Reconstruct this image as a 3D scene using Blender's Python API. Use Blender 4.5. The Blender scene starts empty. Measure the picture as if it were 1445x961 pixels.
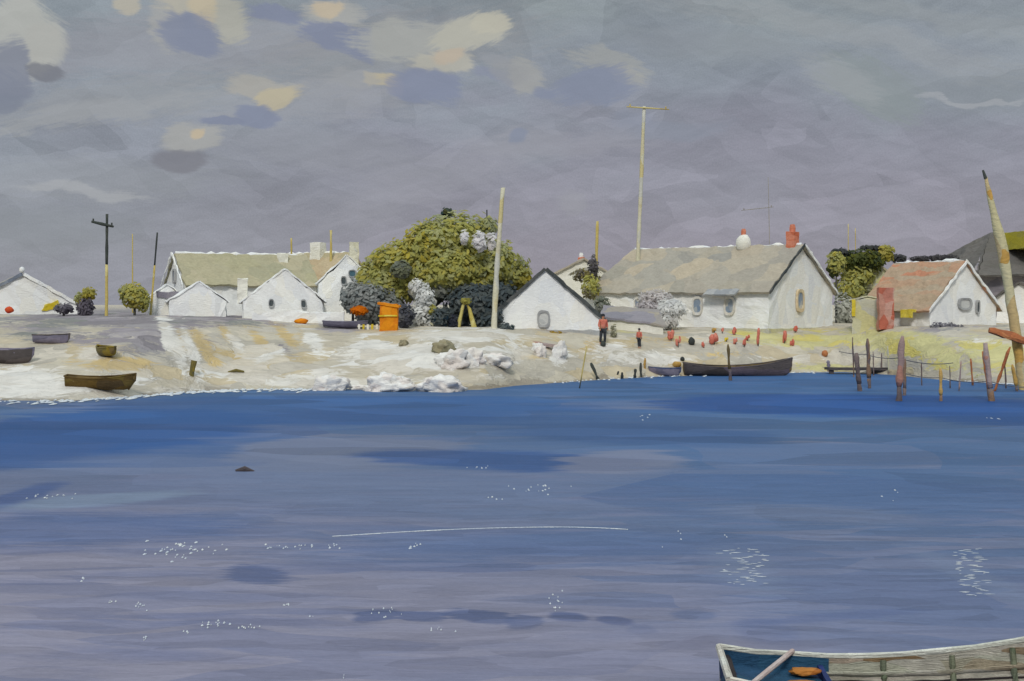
import bpy, bmesh, math, random
import numpy as np
from mathutils import Vector, Matrix, noise

random.seed(11)
R = math.radians
F, CX, HY, H = 1985.0, 722.5, 430.0, 4.0          # focal length in photo pixels, centre column, horizon row, eye height
scene = bpy.context.scene
COL = scene.collection

def PX(px, Y): return (px - CX) / F * Y
def PZ(py, Y): return H - (py - HY) / F * Y
def lin(c):
    c = c / 255.0
    return c / 12.92 if c <= 0.04045 else ((c + 0.055) / 1.055) ** 2.4
def L3(c): return tuple(lin(v) for v in c)
def L4(c): return L3(c) + (1.0,)

# ------------------------------------------------------------------ terrain
_shore_px = [(-700, 568), (0, 565), (100, 566), (200, 559), (300, 551), (420, 549), (520, 549), (600, 551), (680, 550), (730, 544),
             (790, 540), (860, 535), (940, 531), (1040, 529), (1120, 526), (1190, 525), (1260, 529), (1330, 536), (1400, 541), (1500, 545), (2100, 549)]
_sy = [F * H / (y - HY) for _, y in _shore_px]
_sx = [(p - CX) / F * Y for (p, _), Y in zip(_shore_px, _sy)]
def shore(x): return np.interp(x, _sx, _sy)
def gz_np(x, y):
    s = y - shore(x)
    h = np.interp(x, [-60, -26, -14, -7, 0, 8, 18, 26, 60], [3.45, 3.45, 3.2, 2.75, 2.65, 2.55, 2.5, 2.75, 2.8])
    k = np.interp(x, [-26, -8, 0, 8, 18, 30], [8.0, 5.0, 3.6, 3.0, 2.5, 5.0])
    z = np.where(s > 0, h * (1 - np.exp(-(np.maximum(s, 0) / (k * 1.22)) ** 1.3)), np.maximum(s * 0.14, -2.5))
    far = np.clip((y - 112) / 60, 0, 1)
    z = z * (1 - far) + np.minimum(z, 2.55) * far
    return z
def gz(x, y): return float(gz_np(np.array([x]), np.array([y]))[0])
def hit(px, py):
    Y = 50.0
    while Y < 200:
        if gz(PX(px, Y), Y) >= PZ(py, Y): break
        Y += 0.1
    x = PX(px, Y)
    return Vector((x, Y, max(gz(x, Y), -0.02)))
def at(px, Y):
    x = PX(px, Y)
    return Vector((x, Y, gz(x, Y)))

# ------------------------------------------------------------------ node helper
class G:
    """socket arithmetic for one node tree"""
    def __init__(s, tree): s.t = tree; s.n = tree.nodes; s.l = tree.links
    def put(s, sock, v):
        if isinstance(v, bpy.types.NodeSocket): s.l.new(v, sock)
        elif v is not None: sock.default_value = v
    def m(s, op, a, b=None, c=None, clamp=False):
        n = s.n.new('ShaderNodeMath'); n.operation = op; n.use_clamp = clamp
        s.put(n.inputs[0], a); s.put(n.inputs[1], b)
        if c is not None: s.put(n.inputs[2], c)
        return n.outputs[0]
    def vm(s, op, a, b=None, sc=None):
        n = s.n.new('ShaderNodeVectorMath'); n.operation = op
        s.put(n.inputs[0], a)
        if b is not None: s.put(n.inputs[1], b)
        if sc is not None: s.put(n.inputs['Scale'], sc)
        return n.outputs[0]
    def noise(s, vec, scale, detail=2.0, rough=0.5, color=False):
        n = s.n.new('ShaderNodeTexNoise'); s.put(n.inputs['Vector'], vec)
        n.inputs['Scale'].default_value = scale; n.inputs['Detail'].default_value = detail; n.inputs['Roughness'].default_value = rough
        return n.outputs['Color' if color else 'Fac']
    def voro(s, vec, scale, rnd=1.0):
        n = s.n.new('ShaderNodeTexVoronoi'); s.put(n.inputs['Vector'], vec)
        n.inputs['Scale'].default_value = scale; n.inputs['Randomness'].default_value = rnd
        return n.outputs['Color'], n.outputs['Distance']
    def mix(s, f, a, b, mode='MIX'):
        n = s.n.new('ShaderNodeMix'); n.data_type = 'RGBA'; n.blend_type = mode
        s.put(n.inputs[0], f); s.put(n.inputs[6], a); s.put(n.inputs[7], b)
        return n.outputs[2]
    def ramp(s, f, stops, interp='LINEAR'):
        n = s.n.new('ShaderNodeValToRGB'); cr = n.color_ramp; cr.interpolation = interp
        while len(cr.elements) < len(stops): cr.elements.new(0.5)
        for e, (p, c) in zip(cr.elements, stops): e.position = p; e.color = c
        s.put(n.inputs[0], f)
        return n.outputs[0]
    def sep(s, v):
        n = s.n.new('ShaderNodeSeparateXYZ'); s.put(n.inputs[0], v); return n.outputs
    def comb(s, x, y, z):
        n = s.n.new('ShaderNodeCombineXYZ')
        for i, v in zip(n.inputs, (x, y, z)): s.put(i, v)
        return n.outputs[0]
    def warp(s, vec, scale, amp):
        c = s.noise(vec, scale, 2.0, color=True)
        return s.vm('ADD', vec, s.vm('SCALE', s.vm('SUBTRACT', c, (0.5, 0.5, 0.5)), sc=amp))
    def step(s, v, lo, hi):
        n = s.n.new('ShaderNodeMapRange'); n.interpolation_type = 'SMOOTHSTEP'
        s.put(n.inputs[0], v); n.inputs[1].default_value = lo; n.inputs[2].default_value = hi
        return n.outputs[0]

def new_mat(name):
    m = bpy.data.materials.new(name); m.use_nodes = True
    g = G(m.node_tree)
    b = next(n for n in m.node_tree.nodes if n.type == 'BSDF_PRINCIPLED')
    return m, g, b

def hexed(c): return L4(c)

def painted(name, cols, scale=1.6, stretch=(1, 1, 1), bristle=0.10, bump=0.35, rough=0.75, spec=0.2, warp=0.5, space='world'):
    """thick brush-laid paint: patches of a few close tones, bristle streaks, raised strokes"""
    m, g, b = new_mat(name)
    if space == 'world':
        pos = g.n.new('ShaderNodeNewGeometry').outputs['Position']
    else:
        pos = g.n.new('ShaderNodeTexCoord').outputs['Object']
    v = g.warp(pos, 0.9, warp)
    v = g.vm('MULTIPLY', v, stretch)
    c, d = g.voro(v, scale)
    r = g.sep(c)[0]
    k = len(cols)
    col = g.ramp(r, [((i + 0.5) / k, L4(c_)) for i, c_ in enumerate(cols)])
    st = g.noise(g.vm('MULTIPLY', v, (2.0, 2.0, 9.0)), scale * 1.7, 4.0, 0.65)
    st2 = g.noise(pos, 5.5, 4.0, 0.6)
    f = g.m('MULTIPLY_ADD', g.m('SUBTRACT', g.m('ADD', st, st2), 1.0), bristle * 4.0, 1.0)
    col = g.vm('SCALE', col, sc=f)
    g.l.new(col, b.inputs['Base Color'])
    b.inputs['Roughness'].default_value = rough
    b.inputs['Specular IOR Level'].default_value = spec
    if bump:
        bn = g.n.new('ShaderNodeBump'); bn.inputs['Strength'].default_value = bump; bn.inputs['Distance'].default_value = 0.12
        g.l.new(g.m('ADD', g.m('MULTIPLY', st, 0.9), g.m('MULTIPLY', r, 0.35)), bn.inputs['Height'])
        g.l.new(bn.outputs[0], b.inputs['Normal'])
    return m

def tinted(name, rough=0.75, spec=0.15, var=0.10, trans=0.0):
    """foliage: each leaf clump carries its own tint attribute"""
    m, g, b = new_mat(name)
    a = g.n.new('ShaderNodeAttribute'); a.attribute_name = 'tint'
    pos = g.n.new('ShaderNodeNewGeometry').outputs['Position']
    f = g.m('MULTIPLY_ADD', g.m('SUBTRACT', g.noise(pos, 3.0, 3.0), 0.5), var * 4, 1.0)
    g.l.new(g.vm('SCALE', a.outputs['Color'], sc=f), b.inputs['Base Color'])
    b.inputs['Roughness'].default_value = rough
    b.inputs['Specular IOR Level'].default_value = spec
    tr_ = g.n.new('ShaderNodeBsdfTranslucent'); mx = g.n.new('ShaderNodeMixShader'); mx.inputs[0].default_value = 0.5
    g.l.new(g.vm('SCALE', a.outputs['Color'], sc=f), tr_.inputs[0])
    out = next(n for n in g.n if n.type == 'OUTPUT_MATERIAL')
    g.l.new(b.outputs[0], mx.inputs[1]); g.l.new(tr_.outputs[0], mx.inputs[2]); g.l.new(mx.outputs[0], out.inputs['Surface'])
    return m

WHITE = painted('white_limewash', [(234, 236, 235), (240, 241, 239), (227, 229, 231), (236, 234, 226), (242, 242, 240)], 1.1, (1, 1, 0.8), 0.045, 0.4)
CREAM = painted('cream_limewash', [(230, 228, 216), (236, 234, 225), (223, 221, 209), (233, 231, 218)], 1.2, (1, 1, 1), 0.06, 0.55)
IMPASTO = painted('thick_white_plaster', [(236, 237, 237), (241, 242, 240), (229, 231, 233), (238, 237, 231)], 1.3, (1, 1, 0.7), 0.035, 0.5, warp=0.9)
ROOF_GREY = painted('weathered_grey_tiles', [(163, 158, 147), (176, 166, 148), (150, 147, 140), (184, 171, 149), (158, 153, 141)], 0.55, (1, 1, 1.6), 0.10, 0.4, warp=0.9)
ROOF_OLIVE = painted('olive_tiles', [(166, 161, 132), (172, 165, 138), (158, 155, 130), (176, 168, 142)], 0.6, (1, 1, 1.6), 0.10, 0.4, warp=0.9)
ROOF_RED = painted('red_brown_tiles', [(174, 152, 128), (172, 156, 134), (184, 142, 114), (168, 156, 134), (174, 150, 124), (188, 132, 104)], 1.3, (0.35, 0.35, 2.4), 0.14, 0.45, warp=0.8)
ROOF_SALMON = painted('salmon_tiles', [(184, 168, 138), (182, 160, 130), (172, 162, 132)], 0.9, (1, 1, 1.6), 0.10, 0.4)
ROOF_DARK = painted('dark_slate', [(98, 95, 92), (110, 105, 100), (90, 88, 86), (104, 100, 94)], 0.5, (1, 1, 1.4), 0.12, 0.4, warp=0.9)
DARKTRIM = painted('dark_trim', [(62, 68, 70), (76, 80, 80), (90, 92, 92)], 1.6, (1, 1, 1), 0.12, 0.3)
GREYTRIM = painted('grey_trim', [(160, 162, 163), (172, 172, 171), (146, 149, 153)], 1.6)
BLUEGREY = painted('blue_grey_trim', [(110, 120, 136), (128, 134, 144), (96, 106, 124)], 1.6)
BRICK = painted('orange_brick', [(204, 118, 88), (212, 138, 112), (196, 106, 76)], 2.0, (1, 1, 2))
PINK = painted('faded_pink_plaster', [(186, 136, 120), (182, 116, 100), (192, 152, 138), (178, 100, 80)], 1.5, (1, 1, 0.6))
RED = painted('red_paint', [(190, 62, 30), (204, 84, 44), (178, 58, 36)], 2.0)
ROSE = painted('rose_red', [(204, 116, 98), (196, 104, 88), (210, 132, 114)], 3.0)
ORANGE = painted('orange_paint', [(218, 134, 16), (224, 146, 30), (208, 120, 20)], 1.8)
YELLOW = painted('yellow_paint', [(214, 192, 60), (220, 204, 92), (204, 180, 44)], 1.8)
PALEYEL = painted('pale_yellow_wall', [(196, 193, 160), (190, 188, 174), (202, 195, 134), (186, 185, 176)], 1.4)
POLE_CREAM = painted('cream_pole', [(204, 200, 174), (210, 206, 186), (202, 188, 136), (198, 197, 186)], 1.2, (1, 1, 0.7), 0.1)
POLE_YEL = painted('ochre_pole', [(196, 176, 104), (186, 164, 88), (204, 190, 130)], 1.2, (1, 1, 0.7), 0.1)
POLE_DARK = painted('dark_pole', [(62, 68, 64), (76, 80, 74), (56, 60, 60)], 1.5)
MASTWOOD = painted('mast_wood', [(204, 194, 150), (210, 200, 164), (202, 172, 102), (196, 188, 154), (200, 158, 84)], 1.1, (1, 1, 0.6), 0.12, 0.5)
PILE_PINK = painted('pile_pink', [(174, 144, 130), (170, 154, 150), (178, 126, 106), (154, 138, 136)], 1.6, (1, 1, 0.5), 0.12, 0.5)
PILE_RUST = painted('pile_rust', [(170, 104, 66), (178, 118, 76), (156, 94, 62)], 1.6, (1, 1, 0.5), 0.12, 0.5)
PILE_GREY = painted('pile_grey', [(108, 96, 96), (124, 110, 106), (94, 84, 86), (134, 108, 88)], 1.6, (1, 1, 0.5), 0.12, 0.5)
PILE_OCHRE = painted('pile_ochre', [(188, 152, 84), (178, 140, 76), (196, 162, 98)], 1.6, (1, 1, 0.5), 0.12, 0.5)
TIMBER = painted('wet_dark_timber', [(84, 78, 78), (98, 90, 88), (72, 68, 70)], 1.4, (0.6, 0.6, 2), 0.12, 0.5)
BOAT_DARK = painted('boat_dark', [(86, 80, 80), (100, 92, 90), (104, 94, 104), (74, 68, 66)], 1.2, (0.5, 0.5, 2), 0.14, 0.6)
BOAT_BROWN = painted('boat_brown', [(88, 68, 34), (104, 82, 38), (66, 56, 44), (112, 94, 46)], 1.4, (0.6, 0.6, 2), 0.16, 0.6)
BOAT_INNER = painted('boat_inner_brown', [(112, 96, 62), (98, 84, 58), (126, 108, 70)], 1.6)
BOAT_OLIVE = painted('boat_olive', [(110, 100, 52), (92, 88, 64), (138, 120, 48)], 1.6)
BOAT_PURPLE = painted('boat_purple', [(122, 116, 134), (134, 128, 142), (106, 104, 122)], 1.4, (0.6, 0.6, 2))
BOAT_NAVY = painted('boat_navy', [(56, 68, 100), (72, 82, 112), (48, 58, 86)], 1.6)
ROCK = painted('pale_rock', [(240, 238, 234), (243, 241, 238), (234, 228, 220), (240, 232, 226)], 1.6, (1, 1, 1), 0.06, 0.9)
ROCK_OLIVE = painted('olive_rock', [(140, 132, 104), (156, 148, 124), (124, 120, 98)], 1.8)
TRUNK_WHITE = painted('pale_bark', [(216, 216, 208), (224, 222, 214), (198, 196, 176), (206, 200, 160)], 1.5, (1, 1, 0.5), 0.12, 0.8)
TRUNK_YEL = painted('yellow_bark', [(198, 186, 116), (206, 198, 142), (186, 170, 92)], 1.6, (1, 1, 0.5), 0.12, 0.6)
TRUNK_DARK = painted('dark_bark', [(70, 72, 70), (84, 82, 80)], 1.6)
GLASS = painted('blue_grey_pane', [(136, 150, 166), (112, 134, 162), (172, 178, 180), (196, 194, 186)], 3.5, (1, 1, 0.8), 0.1, 0.2, rough=0.3, spec=0.4, warp=0.3)
PANE_GREY = painted('grey_pane', [(196, 197, 195), (182, 184, 184), (206, 206, 202)], 2.5, (1, 1, 1), 0.1, 0.2, rough=0.4)
PANE_DARK = painted('dark_pane', [(66, 74, 80), (80, 88, 90)], 2.5, rough=0.3, spec=0.4, bump=0.1)
FRAME = painted('window_frame', [(216, 212, 202), (208, 202, 188), (220, 218, 212)], 2.5)
FRAME_OCHRE = painted('window_frame_ochre', [(216, 200, 168), (210, 190, 156)], 2.5)
SKIN = painted('skin', [(190, 140, 112), (180, 130, 104)], 4.0, bump=0.1)
HAIR = painted('hair', [(44, 46, 52), (54, 54, 60)], 4.0, bump=0.2)
TROUSERS = painted('dark_trousers', [(52, 56, 62), (64, 66, 70)], 4.0)
LEAF = tinted('leaf_clumps')
ROPE = painted('rope', [(96, 98, 104), (110, 108, 108)], 3.0, bump=0.1)
FOAM = painted('foam', [(206, 212, 218), (192, 200, 212), (216, 220, 222)], 4.0, bump=0.2)
# foreground boat
FB_TEAL = painted('faded_teal_deck', [(38, 76, 104), (32, 66, 98), (46, 86, 110), (26, 48, 94)], 2.2, (1, 1, 1), 0.16, 0.5, space='obj')
FB_CREAM = painted('flaking_cream_hull', [(216, 216, 206), (222, 220, 212), (204, 208, 196), (218, 211, 200)], 1.6, (0.5, 1, 2.2), 0.14, 0.8, space='obj')
FB_INNER = painted('cream_inner_planks', [(218, 210, 198), (202, 202, 184), (166, 128, 88), (214, 207, 196), (208, 204, 190), (156, 130, 98)], 2.4, (0.5, 1, 3.2), 0.22, 0.8, space='obj')
FB_BROWN = painted('worn_brown_wood', [(150, 116, 70), (132, 98, 62), (164, 136, 92)], 2.0, (0.5, 2, 2), 0.2, 0.6, space='obj')
FB_DARK = painted('tarred_wood', [(46, 42, 46), (60, 52, 52)], 2.0, space='obj')
FB_ORANGE = painted('rusty_orange', [(176, 110, 46), (160, 96, 40), (188, 126, 60)], 3.0, space='obj')
FB_OAR = painted('bleached_oar', [(190, 172, 168), (200, 186, 182), (178, 156, 150)], 3.0, space='obj')
FB_RIB = painted('mossy_rib', [(96, 104, 84), (82, 90, 76), (112, 116, 96)], 3.0, space='obj')

# ------------------------------------------------------------------ object helpers
def tag(o, label, cat, group=None, kind=None):
    if label: o['label'] = label
    if cat: o['category'] = cat
    if group: o['group'] = group
    if kind: o['kind'] = kind
    return o
def thing(name, label, cat, loc=(0, 0, 0), rz=0.0, group=None):
    o = bpy.data.objects.new(name, None); COL.objects.link(o)
    o.location = loc; o.rotation_euler = (0, 0, rz); o.empty_display_size = 0.3
    return tag(o, label, cat, group)
def obj(name, bm, mats, parent=None, smooth=False, loc=None):
    me = bpy.data.meshes.new(name)
    bmesh.ops.recalc_face_normals(bm, faces=bm.faces[:])
    bm.to_mesh(me); bm.free()
    for m in (mats if isinstance(mats, (list, tuple)) else [mats]): me.materials.append(m)
    if smooth: me.polygons.foreach_set('use_smooth', [True] * len(me.polygons))
    o = bpy.data.objects.new(name, me); COL.objects.link(o)
    if parent: o.parent = parent
    if loc is not None: o.location = loc
    return o
def refine(bm, maxlen, passes=5):
    for _ in range(passes):
        es = [e for e in bm.edges if e.calc_length() > maxlen]
        if not es: break
        bmesh.ops.subdivide_edges(bm, edges=es, cuts=1, use_grid_fill=True)
_seed = [0]
def wob(bm, amp, scale=1.3, seed=None):
    if seed is None: _seed[0] += 1; seed = _seed[0] * 7.31
    off = Vector((seed, seed * 0.37, -seed * 0.71))
    for v in bm.verts:
        n = noise.noise_vector(v.co * scale + off) + 0.5 * noise.noise_vector(v.co * scale * 2.7 + off)
        v.co += n * amp
def box(bm, lo, hi, rot=None, org=(0, 0, 0)):
    vs = []
    for z in (lo[2], hi[2]):
        for x, y in ((lo[0], lo[1]), (hi[0], lo[1]), (hi[0], hi[1]), (lo[0], hi[1])):
            p = Vector((x, y, z))
            if rot is not None: p = rot @ p
            vs.append(bm.verts.new(p + Vector(org)))
    for f in ((3, 2, 1, 0), (4, 5, 6, 7), (0, 1, 5, 4), (1, 2, 6, 5), (2, 3, 7, 6), (3, 0, 4, 7)):
        bm.faces.new([vs[i] for i in f])
def prism(bm, poly, d):
    """poly: closed list of 3D points; d: extrusion vector"""
    a = [bm.verts.new(Vector(p)) for p in poly]; b = [bm.verts.new(Vector(p) + Vector(d)) for p in poly]
    bm.faces.new(a); bm.faces.new(b[::-1])
    n = len(a)
    for i in range(n): bm.faces.new([a[i], b[i], b[(i + 1) % n], a[(i + 1) % n]])
def tube(bm, pts, rads, seg=8, sq=1.0):
    pts = [Vector(p) for p in pts]; rings = []
    for i, p in enumerate(pts):
        d = (pts[min(i + 1, len(pts) - 1)] - pts[max(i - 1, 0)]).normalized()
        u = d.orthogonal().normalized() if abs(d.z) < 0.9 else d.cross(Vector((0, 1, 0))).normalized()
        w = d.cross(u)
        r = rads[i] if isinstance(rads, (list, tuple)) else rads
        rings.append([bm.verts.new(p + (u * math.cos(2 * math.pi * k / seg) + w * math.sin(2 * math.pi * k / seg) * sq) * r) for k in range(seg)])
    for a, b in zip(rings, rings[1:]):
        for k in range(seg): bm.faces.new([a[k], a[(k + 1) % seg], b[(k + 1) % seg], b[k]])
    bm.faces.new(rings[0][::-1]); bm.faces.new(rings[-1])
def blob(bm, c, r, sub=2, amp=0.25, scale=1.2):
    t = bmesh.new(); bmesh.ops.create_icosphere(t, subdivisions=sub, radius=1.0)
    _seed[0] += 1; off = Vector((_seed[0] * 3.1, 1.7, -_seed[0]))
    vs = {}
    for v in t.verts:
        n = 1 + amp * (noise.noise(v.co * scale + off) + 0.5 * noise.noise(v.co * scale * 2.5 + off))
        vs[v] = bm.verts.new(Vector((v.co.x * r[0], v.co.y * r[1], v.co.z * r[2])) * n + Vector(c))
    for f in t.faces: bm.faces.new([vs[v] for v in f.verts])
    t.free()
def BM(): return bmesh.new()
def make(name, fn, mats, parent=None, amp=0.0, fine=None, smooth=False, scale=1.3):
    bm = BM(); fn(bm)
    if fine: refine(bm, fine)
    if amp: wob(bm, amp, scale)
    return obj(name, bm, mats, parent, smooth)

# ------------------------------------------------------------------ camera, world, sun
cd = bpy.data.cameras.new('camera'); cam = bpy.data.objects.new('camera', cd); COL.objects.link(cam)
cam.location = (0, 0, H); cam.rotation_euler = (R(90), 0, 0)
cd.sensor_width = 36.0; cd.lens = F / 1445 * 36.0; cd.shift_y = -(480.5 - HY) / 1445
cd.clip_start = 0.5; cd.clip_end = 20000
scene.camera = cam
vs_ = scene.view_settings
vs_.view_transform = 'Standard'; vs_.look = 'None'; vs_.gamma = 1.0; vs_.exposure = 0.12; vs_.use_curve_mapping = False

SUN_AZ, SUN_EL = R(-8), R(38)           # behind the viewer's left shoulder
sdir = Vector((math.sin(SUN_AZ) * math.cos(SUN_EL), -math.cos(SUN_AZ) * math.cos(SUN_EL), math.sin(SUN_EL)))
ld = bpy.data.lights.new('sun', 'SUN'); ld.energy = 1.5; ld.angle = R(10); ld.color = (1.0, 0.955, 0.88)
sun = bpy.data.objects.new('sun', ld); COL.objects.link(sun); sun.location = (-30, -40, 60)
sun.rotation_euler = (-sdir).to_track_quat('-Z', 'Y').to_euler()

w = bpy.data.worlds.new('World'); scene.world = w; w.use_nodes = True
g = G(w.node_tree)
bg = next(n for n in g.n if n.type == 'BACKGROUND')
STR = 0.1
bg.inputs['Strength'].default_value = STR
nish = g.n.new('ShaderNodeTexSky'); nish.sky_type = 'NISHITA'; nish.sun_disc = False
nish.sun_elevation = SUN_EL; nish.sun_rotation = math.atan2(sdir.x, sdir.y) % (2 * math.pi)
dirv = g.n.new('ShaderNodeTexCoord').outputs['Generated']
dx, dy, dz = g.sep(dirv)
az = g.m('ARCTAN2', dx, dy); el = g.m('ARCSINE', g.m('MINIMUM', g.m('MAXIMUM', dz, -1.0), 1.0))
K = 1000.0                                # sky coordinates in milliradians
U = g.m('MULTIPLY', az, K); V = g.m('MULTIPLY', el, K)
uv = g.comb(U, V, 0.0)
uvw = g.warp(g.warp(uv, 0.014, 34.0), 0.06, 9.0)
def SC(c, k=1.0): return tuple(v / STR * k for v in L3(c)) + (1.0,)
# overcast deck: lilac low, grey-green higher, laid in long streaks
def rotuv(vec, deg, sx, sy):
    x, y, _ = g.sep(vec); c, s = math.cos(R(deg)), math.sin(R(deg))
    a = g.m('ADD', g.m('MULTIPLY', x, c * sx), g.m('MULTIPLY', y, s * sx))
    b = g.m('ADD', g.m('MULTIPLY', x, -s * sy), g.m('MULTIPLY', y, c * sy))
    return g.comb(a, b, 0.0)
uvl = g.warp(uv, 0.02, 22.0)
n_big = g.noise(rotuv(uvl, 6, 0.45, 1.0), 0.014, 4.0, 0.55)
n_str = g.noise(rotuv(uvl, 12, 0.18, 1.0), 0.11, 4.0, 0.7)
n_str2 = g.noise(rotuv(uvl, -18, 0.16, 1.0), 0.16, 4.0, 0.7)
n_fine = g.noise(rotuv(uvl, 4, 0.3, 1.0), 0.55, 3.0, 0.7)
hgt = g.m('ADD', V, g.m('MULTIPLY', g.m('SUBTRACT', n_big, 0.5), 170.0))
deck = g.ramp(g.m('DIVIDE', hgt, 230.0), [(0.0, SC((142, 138, 150))), (0.18, SC((138, 134, 147))), (0.45, SC((135, 134, 146))), (0.68, SC((131, 136, 145))), (1.0, SC((132, 139, 141)))])
wl = g.step(U, 40.0, -330.0)             # the left is greyer-green low down
deck = g.mix(g.m('MULTIPLY', wl, 0.5), deck, SC((128, 136, 144)))
tone = g.m('ADD', g.m('MULTIPLY', g.m('SUBTRACT', n_str, 0.5), 0.30), g.m('MULTIPLY', g.m('SUBTRACT', n_str2, 0.5), 0.16))
tone = g.m('ADD', tone, g.m('MULTIPLY', g.m('SUBTRACT', g.noise(uv, 0.9, 3.0, 0.7), 0.5), 0.34))
tone = g.m('ADD', tone, g.m('MULTIPLY', g.m('SUBTRACT', n_big, 0.5), 0.28))
vs1 = g.sep(g.voro(rotuv(g.warp(uv, 0.03, 20.0), 9, 0.010, 0.040), 1.0)[0])[0]
vs2 = g.sep(g.voro(rotuv(g.warp(uv, 0.05, 12.0), -24, 0.022, 0.070), 1.0)[0])[0]
tone = g.m('ADD', tone, g.m('ADD', g.m('MULTIPLY', g.m('SUBTRACT', vs1, 0.5), 0.115), g.m('MULTIPLY', g.m('SUBTRACT', vs2, 0.5), 0.08)))
deck = g.vm('SCALE', deck, sc=g.m('ADD', tone, 1.0))
bri = {}
def sdab(px, py, rx, ry, rot, col, op=0.85, soft=0.25, rag=0.5):
    """one brushed cloud, placed by azimuth and elevation"""
    global deck
    a0 = math.atan2(px - CX, F) * K; e0 = math.atan2(HY - py, math.hypot(F, px - CX)) * K
    s = K / F
    x, y, _ = g.sep(uvw if rag < 1 else uvw)
    xx = g.m('SUBTRACT', x, a0); yy = g.m('SUBTRACT', y, e0)
    c, sn = math.cos(R(rot)), math.sin(R(rot))
    a = g.m('DIVIDE', g.m('ADD', g.m('MULTIPLY', xx, c), g.m('MULTIPLY', yy, sn)), rx * s)
    b = g.m('DIVIDE', g.m('SUBTRACT', g.m('MULTIPLY', yy, c), g.m('MULTIPLY', xx, sn)), ry * s)
    q = g.m('SQRT', g.m('ADD', g.m('POWER', g.m('ABSOLUTE', a), 2.6), g.m('POWER', g.m('ABSOLUTE', b), 2.6)))
    key = round(rot / 15) * 15
    if key not in bri: bri[key] = g.noise(rotuv(uv, key, 0.14, 1.0), 0.36, 4.0, 0.75)
    st = bri[key]
    q = g.m('ADD', q, g.m('MULTIPLY', g.m('SUBTRACT', st, 0.5), rag * 3.0))
    f = g.m('MULTIPLY', g.step(q, 1.0 + soft * 1.35, 1.0 - soft * 1.35), op * .95)
    lum = sum(col) / 3
    col = tuple((lum + (v - lum) * .66) * (.95 if lum > 150 else 1.03) for v in col)
    deck = g.mix(f, deck, SC(col))
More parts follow.
